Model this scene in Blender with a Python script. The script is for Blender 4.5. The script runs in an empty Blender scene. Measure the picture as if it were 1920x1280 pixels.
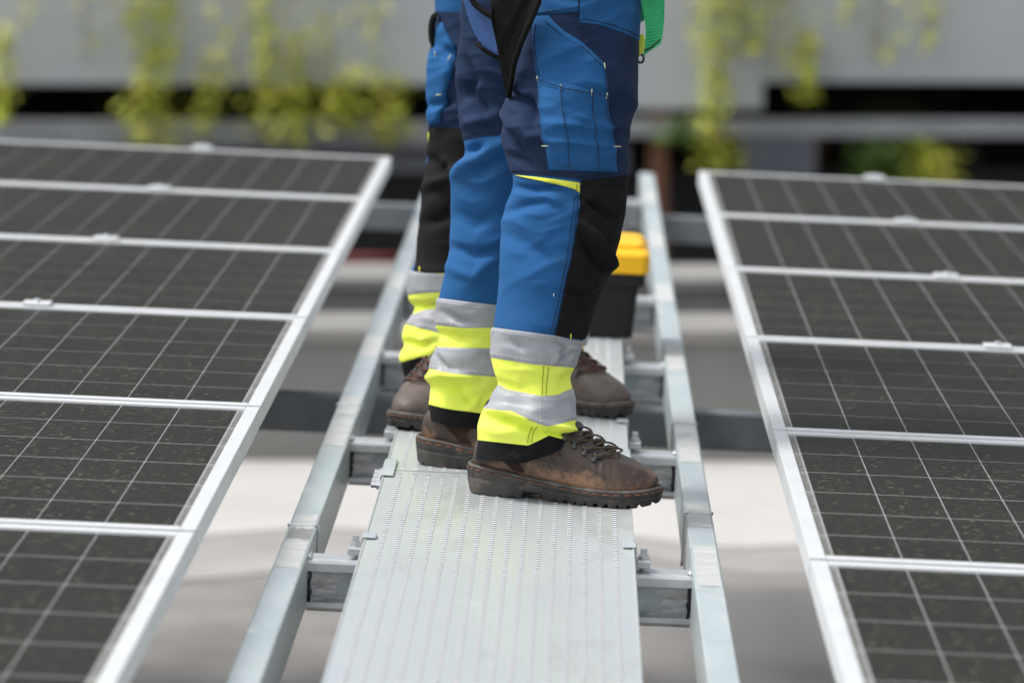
import bpy, bmesh, math, random
import numpy as np
from mathutils import Vector, Matrix, Euler, noise

R = math.radians
rng = random.Random(7)
scene = bpy.context.scene
COL = scene.collection

# ------------------------------------------------------------------ camera, sky, sun, exposure
H = 1.11                      # camera height above the walkway deck (m)
FPX = 8050.0                  # focal length in pixels of the 1920 px wide photograph
PITCH = math.atan(1045 / FPX)
YAW = math.atan(141 * math.cos(PITCH) / FPX)
TAU = R(2.45)                 # the whole solar deck falls to the right for drainage

cam_d = bpy.data.cameras.new('camera')
cam_d.sensor_width = 36.0
cam_d.lens = FPX / 1920 * 36
cam_d.clip_start = 0.1
cam_d.clip_end = 2000
cam_d.dof.use_dof = True
cam_d.dof.focus_distance = 6.6
cam_d.dof.aperture_fstop = 4.3
cam = bpy.data.objects.new('camera', cam_d)
cam.location = (0, 0, H)
cam.rotation_euler = (math.pi / 2 - PITCH, 0, YAW)
COL.objects.link(cam)
scene.camera = cam

SUN_EL, SUN_AZ = R(60), R(262)
world = bpy.data.worlds.new('World')
scene.world = world
world.use_nodes = True
wn, wl = world.node_tree.nodes, world.node_tree.links
wn.clear()
sky = wn.new('ShaderNodeTexSky')
sky.sky_type = 'NISHITA'
sky.sun_disc = False
sky.sun_elevation = SUN_EL
sky.sun_rotation = SUN_AZ
sky.air_density = 1.0
sky.dust_density = 3.0
hs = wn.new('ShaderNodeHueSaturation')      # overcast: the sky is nearly colourless
hs.inputs['Saturation'].default_value = 0.22
bg = wn.new('ShaderNodeBackground')
bg.inputs['Strength'].default_value = 0.15
wo = wn.new('ShaderNodeOutputWorld')
wl.new(sky.outputs[0], hs.inputs['Color'])
wl.new(hs.outputs[0], bg.inputs['Color'])
wl.new(bg.outputs[0], wo.inputs['Surface'])

sun_d = bpy.data.lights.new('sun', 'SUN')
sun_d.energy = 1.5
sun_d.angle = R(13)
sun_d.color = (1.0, 0.97, 0.93)
sun = bpy.data.objects.new('sun', sun_d)
sdir = Vector((math.sin(SUN_AZ) * math.cos(SUN_EL), math.cos(SUN_AZ) * math.cos(SUN_EL), math.sin(SUN_EL)))
sun.rotation_euler = sdir.to_track_quat('Z', 'Y').to_euler()
sun.location = (0, 0, 20)
COL.objects.link(sun)

vs = scene.view_settings
vs.view_transform = 'Standard'
vs.look = 'None'
vs.gamma = 1.0
vs.use_curve_mapping = False
vs.exposure = 0.66

# ------------------------------------------------------------------ picking helpers
ROT = Euler(cam.rotation_euler).to_matrix()
CAMP = Vector((0, 0, H))
UNT = Matrix.Rotation(-TAU, 3, 'Y')
TILT = Matrix.Translation(CAMP) @ Matrix.Rotation(TAU, 4, 'Y') @ Matrix.Translation(-CAMP)

def ray_w(x, y):
    return ROT @ Vector(((x - 960) / FPX, -(y - 640) / FPX, -1.0))
def atw(x, y, Y):                       # world point at depth Y
    r = ray_w(x, y)
    return CAMP + r * (Y / r.y)
def at(x, y, Y):                        # deck-frame point at depth Y
    r = UNT @ ray_w(x, y)
    return CAMP + r * (Y / r.y)
def atz(x, y, z=0.0):                   # deck-frame point at height z
    r = UNT @ ray_w(x, y)
    return CAMP + r * ((z - H) / r.z)

# ------------------------------------------------------------------ materials
MATS = {}
def mat(name, col, rough=0.6, metal=0.0, noise_amt=0.0, noise_scale=20.0, col2=None, bump=0.0, bump_scale=200.0,
        stretch=(1, 1, 1), coat=0.0, spec=0.5, detail=6.0, lo=0.35, hi=0.65, sheen=0.0, rough_var=0.0):
    m = bpy.data.materials.new(name)
    m.use_nodes = True
    nt = m.node_tree
    N, L = nt.nodes, nt.links
    b = N['Principled BSDF']
    b.inputs['Base Color'].default_value = (*col, 1)
    b.inputs['Roughness'].default_value = rough
    b.inputs['Metallic'].default_value = metal
    b.inputs['Specular IOR Level'].default_value = spec
    b.inputs['Coat Weight'].default_value = coat
    b.inputs['Sheen Weight'].default_value = sheen
    tc = N.new('ShaderNodeTexCoord')
    mp = N.new('ShaderNodeMapping')
    mp.inputs['Scale'].default_value = stretch
    L.new(tc.outputs['Object'], mp.inputs['Vector'])
    if col2 is not None:
        nz = N.new('ShaderNodeTexNoise')
        nz.inputs['Scale'].default_value = noise_scale
        nz.inputs['Detail'].default_value = detail
        nz.inputs['Roughness'].default_value = 0.6
        L.new(mp.outputs[0], nz.inputs['Vector'])
        cr = N.new('ShaderNodeValToRGB')
        cr.color_ramp.elements[0].position = lo
        cr.color_ramp.elements[1].position = hi
        cr.color_ramp.elements[0].color = (*col, 1)
        cr.color_ramp.elements[1].color = (*col2, 1)
        L.new(nz.outputs['Fac'], cr.inputs['Fac'])
        L.new(cr.outputs['Color'], b.inputs['Base Color'])
        if rough_var:
            mr = N.new('ShaderNodeMapRange')
            mr.inputs['To Min'].default_value = rough - rough_var
            mr.inputs['To Max'].default_value = rough + rough_var
            L.new(nz.outputs['Fac'], mr.inputs['Value'])
            L.new(mr.outputs[0], b.inputs['Roughness'])
    if bump:
        n2 = N.new('ShaderNodeTexNoise')
        n2.inputs['Scale'].default_value = bump_scale
        n2.inputs['Detail'].default_value = 4
        L.new(mp.outputs[0], n2.inputs['Vector'])
        bp = N.new('ShaderNodeBump')
        bp.inputs['Strength'].default_value = bump
        bp.inputs['Distance'].default_value = 0.002
        L.new(n2.outputs['Fac'], bp.inputs['Height'])
        L.new(bp.outputs['Normal'], b.inputs['Normal'])
    MATS[name] = m
    return m

def fabric(name, col, col2, rough=0.85, weave=0.14, wscale=3400, folds=0.35, twill=True):
    m = mat(name, col, rough, col2=col2, noise_scale=9, lo=0.3, hi=0.7, sheen=0.0, spec=0.2)
    N, L = m.node_tree.nodes, m.node_tree.links
    b = N['Principled BSDF']
    tc = next(n for n in N if n.type == 'TEX_COORD')
    ramp = next(n for n in N if n.type == 'VALTORGB')
    mw = N.new('ShaderNodeMapping'); mw.inputs['Rotation'].default_value = (0, R(-28), 0)
    L.new(tc.outputs['Object'], mw.inputs['Vector'])
    tw = N.new('ShaderNodeTexWave'); tw.bands_direction = 'Z'; tw.inputs['Scale'].default_value = 82; tw.inputs['Distortion'].default_value = 5; tw.inputs['Detail'].default_value = 2; tw.inputs['Detail Scale'].default_value = 0.35
    L.new(mw.outputs[0], tw.inputs['Vector'])
    tr_ = N.new('ShaderNodeMapRange'); tr_.inputs['To Min'].default_value = 0.80; tr_.inputs['To Max'].default_value = 1.16
    L.new(tw.outputs['Fac'], tr_.inputs['Value'])
    vm = N.new('ShaderNodeVectorMath'); vm.operation = 'SCALE'
    L.new(ramp.outputs['Color'], vm.inputs[0]); L.new(tr_.outputs[0], vm.inputs['Scale'])
    if twill: L.new(vm.outputs[0], b.inputs['Base Color'])
    h = None
    for ax in ('X', 'Z'):
        w = N.new('ShaderNodeTexWave')
        w.bands_direction = ax
        w.inputs['Scale'].default_value = wscale / 20
        w.inputs['Distortion'].default_value = 1.5
        w.inputs['Detail'].default_value = 1
        L.new(tc.outputs['Object'], w.inputs['Vector'])
        if h is None:
            h = w
        else:
            a = N.new('ShaderNodeMath'); a.operation = 'ADD'
            L.new(h.outputs['Fac'], a.inputs[0]); L.new(w.outputs['Fac'], a.inputs[1])
            nz = N.new('ShaderNodeTexNoise'); nz.inputs['Scale'].default_value = 45; nz.inputs['Detail'].default_value = 5
            L.new(tc.outputs['Object'], nz.inputs['Vector'])
            mm = N.new('ShaderNodeMath'); mm.operation = 'MULTIPLY_ADD'; mm.inputs[1].default_value = 4.0
            L.new(nz.outputs['Fac'], mm.inputs[0]); L.new(a.outputs[0], mm.inputs[2])
            bp = N.new('ShaderNodeBump'); bp.inputs['Strength'].default_value = weave; bp.inputs['Distance'].default_value = 0.001
            L.new(mm.outputs[0], bp.inputs['Height'])
            mp = N.new('ShaderNodeMapping'); mp.inputs['Rotation'].default_value = (0, R(32), 0); mp.inputs['Scale'].default_value = (0.55, 0.55, 1.5)
            L.new(tc.outputs['Object'], mp.inputs['Vector'])
            nf = N.new('ShaderNodeTexNoise'); nf.inputs['Scale'].default_value = 6.5; nf.inputs['Detail'].default_value = 1.2; nf.inputs['Distortion'].default_value = 0.5
            L.new(mp.outputs[0], nf.inputs['Vector'])
            m1 = N.new('ShaderNodeMath'); m1.operation = 'SUBTRACT'; m1.inputs[1].default_value = 0.5; L.new(nf.outputs['Fac'], m1.inputs[0])
            m2 = N.new('ShaderNodeMath'); m2.operation = 'ABSOLUTE'; L.new(m1.outputs[0], m2.inputs[0])
            m3 = N.new('ShaderNodeMath'); m3.operation = 'POWER'; m3.inputs[1].default_value = 0.7; L.new(m2.outputs[0], m3.inputs[0])
            b2 = N.new('ShaderNodeBump'); b2.inputs['Strength'].default_value = folds; b2.inputs['Distance'].default_value = 0.02
            L.new(nf.outputs['Fac'], b2.inputs['Height']); L.new(bp.outputs['Normal'], b2.inputs['Normal']); L.new(b2.outputs['Normal'], b.inputs['Normal'])
    return m

M_BLUE = fabric('blue_fabric', (0.017, 0.095, 0.255), (0.022, 0.115, 0.295))
M_NAVY = fabric('navy_fabric', (0.012, 0.025, 0.064), (0.016, 0.033, 0.082))
M_BLACK = fabric('black_fabric', (0.0075, 0.007, 0.008), (0.011, 0.0105, 0.012))
M_HIVIS = fabric('hi_vis_fabric', (0.78, 0.90, 0.09), (0.86, 0.94, 0.14), rough=0.7, weave=0.08, twill=False)
M_WEDGE = fabric('yellow_fabric', (0.82, 0.83, 0.08), (0.86, 0.87, 0.10), rough=0.7, weave=0.1, twill=False)
M_SILVER = mat('reflective_tape', (0.31, 0.32, 0.345), 0.5, 0.1, col2=(0.36, 0.37, 0.395), noise_scale=30, bump=0.35, bump_scale=45)
M_THREAD = mat('dark_thread', (0.010, 0.022, 0.055), 0.9, bump=0.3)
M_THREADK = mat('black_thread', (0.006, 0.006, 0.007), 0.9, bump=0.3)
M_THREADY = mat('olive_thread', (0.25, 0.30, 0.02), 0.9, bump=0.3)
M_THREADS = mat('pale_thread', (0.62, 0.63, 0.62), 0.9, bump=0.3)
M_TACK = mat('pale_yellow_thread', (0.58, 0.59, 0.36), 0.8, bump=0.3)
M_BAND = mat('black_rib_knit', (0.007, 0.007, 0.008), 0.9, col2=(0.010, 0.010, 0.011), noise_scale=60, spec=0.15, bump=0.3, bump_scale=600)
M_STRAP = mat('black_webbing', (0.006, 0.006, 0.006), 0.8, col2=(0.010, 0.0095, 0.0095), noise_scale=30, spec=0.15, bump=0.4, bump_scale=500)
M_PAD = mat('blue_padding', (0.022, 0.07, 0.22), 0.5, col2=(0.03, 0.09, 0.27), noise_scale=18, bump=0.2, bump_scale=60)
M_ZINC = mat('galvanised_steel', (0.41, 0.48, 0.50), 0.40, 0.18, col2=(0.50, 0.565, 0.575), noise_scale=11, stretch=(1, 0.35, 1), bump=0.06, bump_scale=60, rough_var=0.08)
M_BEAM = mat('dull_steel', (0.17, 0.19, 0.21), 0.45, 0.3, col2=(0.24, 0.265, 0.285), noise_scale=9, bump=0.1, bump_scale=60)
M_ZINC2 = mat('bright_zinc', (0.66, 0.68, 0.70), 0.38, 0.6, col2=(0.52, 0.54, 0.565), noise_scale=25, bump=0.15, bump_scale=90)
M_SPRAY = mat('zinc_spray', (0.47, 0.485, 0.475), 0.62, 0.25, col2=(0.60, 0.61, 0.60), noise_scale=60, stretch=(0.3, 1, 1), bump=0.5, bump_scale=120)
M_SCRATCH = mat('brushed_zinc', (0.42, 0.42, 0.43), 0.45, 0.2, col2=(0.85, 0.85, 0.87), noise_scale=38, stretch=(0.6, 1, 2.2), bump=0.6, bump_scale=90)
M_DECK = mat('deck_zinc', (0.52, 0.56, 0.58), 0.36, 0.3, col2=(0.545, 0.59, 0.56), noise_scale=2.2, stretch=(1.6, 0.5, 1), lo=0.40, hi=0.62, bump=0.04, bump_scale=40, rough_var=0.05)
M_RIB = mat('lit_rib_zinc', (0.74, 0.75, 0.78), 0.40, 0.2, col2=(0.68, 0.69, 0.72), noise_scale=30, bump=0.1)  # paler than the deck: light caught by the ribs put into the colour
M_ALU = mat('anodised_aluminium', (0.74, 0.755, 0.765), 0.42, 0.3, col2=(0.66, 0.675, 0.68), noise_scale=6, stretch=(1, 1, 1), bump=0.04, bump_scale=80)
M_WHITE = mat('white_backsheet', (0.30, 0.305, 0.30), 0.55, bump=0.05)
M_EDGE = mat('grey_edge', (0.09, 0.092, 0.085), 0.5, col2=(0.20, 0.20, 0.18), noise_scale=35, bump=0.2)
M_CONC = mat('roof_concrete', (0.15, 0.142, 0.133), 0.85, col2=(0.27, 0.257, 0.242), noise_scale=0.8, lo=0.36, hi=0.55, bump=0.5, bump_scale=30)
M_HALF_SHADE = mat('painted_half_shade', (0.27, 0.257, 0.244), 0.8, col2=(0.37, 0.353, 0.336), noise_scale=1.4, bump=0.3, bump_scale=30)  # roof concrete with half shade put into its colour
M_SKY_LIGHT = mat('painted_sky_light', (0.47, 0.455, 0.435), 0.8, col2=(0.40, 0.383, 0.363), noise_scale=1.4, lo=0.5, hi=0.75, bump=0.3, bump_scale=30)  # roof concrete with open-sky light put into its colour
M_PARA = mat('parapet_concrete', (0.17, 0.17, 0.162), 0.85, col2=(0.21, 0.21, 0.20), noise_scale=2.0, bump=0.5, bump_scale=40)
M_COPE = mat('coping_concrete', (0.24, 0.232, 0.22), 0.85, col2=(0.20, 0.195, 0.185), noise_scale=3.0, bump=0.4, bump_scale=40)
M_ASPH = mat('dark_asphalt', (0.03, 0.03, 0.031), 0.9, col2=(0.05, 0.05, 0.05), noise_scale=3, bump=0.5, bump_scale=50)
M_GREYWALL = mat('grey_render', (0.42, 0.45, 0.465), 0.8, col2=(0.48, 0.50, 0.505), noise_scale=0.6, bump=0.3, bump_scale=20)
M_SLAB = mat('slab_concrete', (0.24, 0.25, 0.26), 0.8, col2=(0.31, 0.32, 0.33), noise_scale=1.0, bump=0.3, bump_scale=20)
M_VOID = mat('void_shade_black', (0.012, 0.012, 0.013), 0.9, col2=(0.022, 0.020, 0.018), noise_scale=1.0, bump=0.2)  # near-black colour stands in for the shade inside the building's openings
M_LOUV = mat('blue_grey_metal', (0.16, 0.17, 0.20), 0.5, 0.3, col2=(0.20, 0.21, 0.24), noise_scale=2, bump=0.1)
M_RUST = mat('brown_timber', (0.19, 0.085, 0.045), 0.8, col2=(0.13, 0.06, 0.035), noise_scale=6, bump=0.3)
M_LEAFY = mat('yellow_green_leaf', (0.50, 0.58, 0.05), 0.6, col2=(0.66, 0.62, 0.12), noise_scale=3, bump=0.1)
M_LEAFG = mat('green_leaf', (0.075, 0.15, 0.025), 0.6, col2=(0.13, 0.22, 0.035), noise_scale=2, bump=0.1)
M_LEAFD = mat('dark_leaf', (0.028, 0.045, 0.016), 0.7, col2=(0.045, 0.065, 0.022), noise_scale=2, bump=0.1)
M_BARK = mat('bark', (0.07, 0.055, 0.04), 0.9, col2=(0.11, 0.09, 0.07), noise_scale=8, bump=0.6, bump_scale=40)
M_YPLAST = mat('yellow_plastic', (0.90, 0.50, 0.005), 0.4, col2=(0.85, 0.46, 0.005), noise_scale=8, bump=0.08, bump_scale=300)
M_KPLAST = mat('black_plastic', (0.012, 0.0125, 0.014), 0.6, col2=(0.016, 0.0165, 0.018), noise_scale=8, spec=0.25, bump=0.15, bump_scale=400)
M_GREEN = mat('green_webbing', (0.012, 0.30, 0.10), 0.55, col2=(0.02, 0.37, 0.13), noise_scale=25, bump=0.2, bump_scale=300)
M_RUBBER = mat('sole_rubber', (0.026, 0.025, 0.025), 0.7, col2=(0.075, 0.066, 0.058), noise_scale=22, lo=0.42, hi=0.72, bump=0.6, bump_scale=110)
M_WELT = mat('welt_leather', (0.055, 0.047, 0.042), 0.65, col2=(0.14, 0.125, 0.11), noise_scale=45, bump=0.5, bump_scale=200)
M_SUEDE = mat('dark_suede', (0.022, 0.012, 0.008), 0.95, col2=(0.04, 0.022, 0.014), noise_scale=120, bump=0.5, bump_scale=700)
M_STITCH = mat('orange_thread', (0.30, 0.095, 0.035), 0.8, bump=0.3)
M_TAN = mat('tan_edge', (0.17, 0.085, 0.040), 0.8, col2=(0.09, 0.05, 0.03), noise_scale=60, bump=0.3)
M_LACE = mat('brown_lace', (0.11, 0.075, 0.04), 0.85, col2=(0.035, 0.026, 0.018), noise_scale=350, bump=0.6, bump_scale=700)
M_LACER = mat('red_brown_lace', (0.13, 0.045, 0.028), 0.85, col2=(0.07, 0.03, 0.02), noise_scale=200, bump=0.6, bump_scale=700)
M_IRON = mat('dark_hook_metal', (0.05, 0.052, 0.058), 0.42, 0.6, col2=(0.09, 0.092, 0.10), noise_scale=90, bump=0.1)
M_TONGUE = mat('tongue_leather', (0.030, 0.030, 0.034), 0.6, col2=(0.05, 0.048, 0.050), noise_scale=60, bump=0.3, bump_scale=200)
M_SKIN = mat('skin', (0.45, 0.27, 0.19), 0.55, col2=(0.50, 0.30, 0.21), noise_scale=20, bump=0.1)
M_HELMET = mat('white_plastic', (0.75, 0.75, 0.74), 0.3, col2=(0.70, 0.70, 0.69), noise_scale=6, bump=0.02)
M_HAIR = mat('dark_hair', (0.012, 0.010, 0.009), 0.6, col2=(0.02, 0.016, 0.014), noise_scale=80, bump=0.5)

def grime(m, col, scale, lo, hi, amt, stretch=(1, 1, 1)):
    """dirt, dust and scuffs with a shape of their own over a material's colour"""
    N, L = m.node_tree.nodes, m.node_tree.links
    b = N['Principled BSDF']
    tc = next(n for n in N if n.type == 'TEX_COORD')
    mp = N.new('ShaderNodeMapping'); mp.inputs['Scale'].default_value = stretch; mp.inputs['Location'].default_value = (3.1, 1.7, 5.3)
    L.new(tc.outputs['Object'], mp.inputs['Vector'])
    nz = N.new('ShaderNodeTexNoise'); nz.inputs['Scale'].default_value = scale; nz.inputs['Detail'].default_value = 9; nz.inputs['Roughness'].default_value = 0.68; nz.inputs['Distortion'].default_value = 0.4
    L.new(mp.outputs[0], nz.inputs['Vector'])
    mr = N.new('ShaderNodeMapRange'); mr.inputs['From Min'].default_value = lo; mr.inputs['From Max'].default_value = hi; mr.inputs['To Max'].default_value = amt
    L.new(nz.outputs['Fac'], mr.inputs['Value'])
    mx = N.new('ShaderNodeMix'); mx.data_type = 'RGBA'
    L.new(mr.outputs[0], mx.inputs['Factor'])
    src = b.inputs['Base Color']
    if src.is_linked: L.new(src.links[0].from_socket, mx.inputs['A'])
    else: mx.inputs['A'].default_value = src.default_value
    mx.inputs['B'].default_value = (*col, 1)
    L.new(mx.outputs['Result'], src)
grime(M_DECK, (0.30, 0.30, 0.28), 5, 0.54, 0.72, 0.55, (1, 0.5, 1))
grime(M_DECK, (0.74, 0.77, 0.78), 26, 0.60, 0.70, 0.5, (0.25, 1.4, 1))
grime(M_ZINC, (0.62, 0.66, 0.67), 24, 0.57, 0.70, 0.6, (1.6, 0.4, 1))
grime(M_ZINC, (0.24, 0.27, 0.28), 9, 0.58, 0.75, 0.55, (1, 0.7, 1))
grime(M_ALU, (0.50, 0.50, 0.48), 7, 0.55, 0.75, 0.5, (1, 0.6, 1))
grime(M_HIVIS, (0.50, 0.52, 0.10), 14, 0.58, 0.78, 0.35)
grime(M_SILVER, (0.20, 0.20, 0.20), 16, 0.56, 0.76, 0.45)
grime(M_BLACK, (0.060, 0.056, 0.054), 9, 0.56, 0.78, 0.5)
grime(M_BLUE, (0.05, 0.105, 0.20), 7, 0.56, 0.78, 0.45)
grime(M_NAVY, (0.035, 0.045, 0.075), 7, 0.56, 0.78, 0.5)
grime(M_RUBBER, (0.16, 0.135, 0.11), 30, 0.53, 0.70, 0.55)
grime(M_BAND, (0.05, 0.045, 0.04), 18, 0.56, 0.74, 0.5)
def leather():
    m = mat('brown_leather', (0.034, 0.022, 0.017), 0.42, col2=(0.068, 0.044, 0.032), noise_scale=26, bump=0.35, bump_scale=260)
    N, L = m.node_tree.nodes, m.node_tree.links
    b = N['Principled BSDF']
    tc = next(n for n in N if n.type == 'TEX_COORD')
    ramp = next(n for n in N if n.type == 'VALTORGB')
    n2 = N.new('ShaderNodeTexNoise'); n2.inputs['Scale'].default_value = 16; n2.inputs['Detail'].default_value = 9; n2.inputs['Roughness'].default_value = 0.72
    L.new(tc.outputs['Object'], n2.inputs['Vector'])
    sx = N.new('ShaderNodeSeparateXYZ'); L.new(tc.outputs['Object'], sx.inputs[0])
    mr = N.new('ShaderNodeMapRange')          # scuffs sit low on the boot, towards the toe
    mr.inputs['From Min'].default_value = 0.085; mr.inputs['From Max'].default_value = 0.025
    mr.inputs['To Min'].default_value = -0.15; mr.inputs['To Max'].default_value = 0.13
    L.new(sx.outputs['Z'], mr.inputs['Value'])
    ad = N.new('ShaderNodeMath'); ad.operation = 'ADD'
    L.new(n2.outputs['Fac'], ad.inputs[0]); L.new(mr.outputs[0], ad.inputs[1])
    r2 = N.new('ShaderNodeValToRGB'); r2.color_ramp.elements[0].position = 0.49; r2.color_ramp.elements[1].position = 0.66
    r2.color_ramp.elements[0].color = (0, 0, 0, 1); r2.color_ramp.elements[1].color = (1, 1, 1, 1)
    L.new(ad.outputs[0], r2.inputs['Fac'])
    mx = N.new('ShaderNodeMix'); mx.data_type = 'RGBA'
    L.new(r2.outputs['Color'], mx.inputs['Factor'])
    L.new(ramp.outputs['Color'], mx.inputs['A'])
    mx.inputs['B'].default_value = (0.27, 0.150, 0.085, 1)
    L.new(mx.outputs['Result'], b.inputs['Base Color'])
    return m
M_LEATHER = leather()
M_LEATHER2 = mat('grey_brown_leather', (0.075, 0.057, 0.046), 0.55, col2=(0.135, 0.108, 0.09), noise_scale=14, bump=0.35, bump_scale=240)

def cell_mat():
    m = mat('silicon_cell', (0.010, 0.010, 0.009), 0.5, 0.0, spec=0.08)
    N, L = m.node_tree.nodes, m.node_tree.links
    b = N['Principled BSDF']
    tc = next(n for n in N if n.type == 'TEX_COORD')
    w = N.new('ShaderNodeTexWave'); w.bands_direction = 'Y'; w.inputs['Scale'].default_value = 1 / 0.0150 / 3.183; w.inputs['Distortion'].default_value = 0.0
    L.new(tc.outputs['Object'], w.inputs['Vector'])
    r = N.new('ShaderNodeValToRGB'); r.color_ramp.elements[0].position = 0.86; r.color_ramp.elements[1].position = 0.98
    r.color_ramp.elements[0].color = (0.006, 0.006, 0.005, 1); r.color_ramp.elements[1].color = (0.058, 0.058, 0.046, 1)
    L.new(w.outputs['Fac'], r.inputs['Fac'])
    L.new(r.outputs['Color'], b.inputs['Base Color'])
    return m
M_CELL = cell_mat()

def glass_mat():
    m = bpy.data.materials.new('panel_glass'); m.use_nodes = True
    N, L = m.node_tree.nodes, m.node_tree.links
    N.remove(N['Principled BSDF'])
    out = next(n for n in N if n.type == 'OUTPUT_MATERIAL')
    tr = N.new('ShaderNodeBsdfTransparent'); gl = N.new('ShaderNodeBsdfGlossy'); df = N.new('ShaderNodeBsdfDiffuse')
    gl.inputs['Roughness'].default_value = 0.12
    fr = N.new('ShaderNodeFresnel'); fr.inputs['IOR'].default_value = 1.14
    tc = N.new('ShaderNodeTexCoord')
    nz = N.new('ShaderNodeTexNoise'); nz.inputs['Scale'].default_value = 90; nz.inputs['Detail'].default_value = 4
    mp = N.new('ShaderNodeMapping'); mp.inputs['Scale'].default_value = (0.5, 1.6, 1)
    L.new(tc.outputs['Object'], mp.inputs['Vector']); L.new(mp.outputs[0], nz.inputs['Vector'])
    bp = N.new('ShaderNodeBump'); bp.inputs['Strength'].default_value = 0.10; bp.inputs['Distance'].default_value = 0.002
    L.new(nz.outputs['Fac'], bp.inputs['Height']); L.new(bp.outputs['Normal'], gl.inputs['Normal'])
    ms = N.new('ShaderNodeMixShader')
    fm = N.new('ShaderNodeMath'); fm.operation = 'MULTIPLY'; fm.inputs[1].default_value = 0.11
    L.new(fr.outputs[0], fm.inputs[0]); L.new(fm.outputs[0], ms.inputs['Fac']); L.new(tr.outputs[0], ms.inputs[1]); L.new(gl.outputs[0], ms.inputs[2])
    # dust and dried water specks on the glass
    n2 = N.new('ShaderNodeTexNoise'); n2.inputs['Scale'].default_value = 75; n2.inputs['Detail'].default_value = 7; n2.inputs['Roughness'].default_value = 0.78
    mp2 = N.new('ShaderNodeMapping'); mp2.inputs['Scale'].default_value = (1.0, 0.8, 1)
    L.new(tc.outputs['Object'], mp2.inputs['Vector']); L.new(mp2.outputs[0], n2.inputs['Vector'])
    r = N.new('ShaderNodeValToRGB'); r.color_ramp.elements[0].position = 0.55; r.color_ramp.elements[1].position = 0.69
    r.color_ramp.elements[0].color = (0.002, 0.002, 0.002, 1); r.color_ramp.elements[1].color = (0.26, 0.26, 0.26, 1)
    L.new(n2.outputs['Fac'], r.inputs['Fac'])
    df.inputs['Color'].default_value = (0.42, 0.44, 0.33, 1)
    m2 = N.new('ShaderNodeMixShader')
    n3 = N.new('ShaderNodeTexNoise'); n3.inputs['Scale'].default_value = 2.6; n3.inputs['Detail'].default_value = 4
    L.new(tc.outputs['Object'], n3.inputs['Vector'])
    f3 = N.new('ShaderNodeMapRange'); f3.inputs['From Min'].default_value = 0.35; f3.inputs['From Max'].default_value = 0.70; f3.inputs['To Min'].default_value = 0.0; f3.inputs['To Max'].default_value = 0.016
    L.new(n3.outputs['Fac'], f3.inputs['Value'])
    a3 = N.new('ShaderNodeMath'); a3.operation = 'ADD'
    L.new(r.outputs['Color'], a3.inputs[0]); L.new(f3.outputs[0], a3.inputs[1]); L.new(a3.outputs[0], m2.inputs['Fac'])
    L.new(ms.outputs[0], m2.inputs[1]); L.new(df.outputs[0], m2.inputs[2])
    L.new(m2.outputs[0], out.inputs['Surface'])
    return m
M_GLASS = glass_mat()

# ------------------------------------------------------------------ object helpers
DECK = []          # top-level objects that live in the tilted deck frame
def new_obj(name, me, parent=None, loc=None):
    o = bpy.data.objects.new(name, me)
    COL.objects.link(o)
    if parent is not None:
        o.parent = parent
    if loc is not None:
        o.location = loc
    return o
def tag(o, label, cat=None, group=None, kind=None, deck=False):
    if label: o['label'] = label
    if cat: o['category'] = cat
    if group: o['group'] = group
    if kind: o['kind'] = kind
    if deck: DECK.append(o)
    return o
def empty(name, loc=(0, 0, 0)):
    o = new_obj(name, None, None, loc)
    o.empty_display_size = 0.1
    return o
def mesh(name, verts, faces, m, smooth=False):
    me = bpy.data.meshes.new(name)
    me.from_pydata([tuple(v) for v in verts], [], faces)
    me.materials.append(m)
    if smooth:
        me.polygons.foreach_set('use_smooth', [True] * len(me.polygons))
    me.update()
    return me
def box_data(lo, hi):
    x0, y0, z0 = lo; x1, y1, z1 = hi
    v = [(x0, y0, z0), (x1, y0, z0), (x1, y1, z0), (x0, y1, z0), (x0, y0, z1), (x1, y0, z1), (x1, y1, z1), (x0, y1, z1)]
    f = [(0, 3, 2, 1), (4, 5, 6, 7), (0, 1, 5, 4), (1, 2, 6, 5), (2, 3, 7, 6), (3, 0, 4, 7)]
    return v, f
def bevel_mesh(me, w, seg=2):
    bm = bmesh.new(); bm.from_mesh(me)
    bmesh.ops.bevel(bm, geom=bm.edges[:], offset=w, segments=seg, profile=0.5, affect='EDGES')
    bm.to_mesh(me); bm.free()
def box(name, lo, hi, m, parent=None, bevel=0.0, seg=2, origin=None):
    v, f = box_data(lo, hi)
    if origin is not None:
        v = [(a - origin[0], b - origin[1], c - origin[2]) for a, b, c in v]
    me = mesh(name, v, f, m)
    if bevel:
        bevel_mesh(me, bevel, seg)
    return new_obj(name, me, parent, origin)
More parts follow.
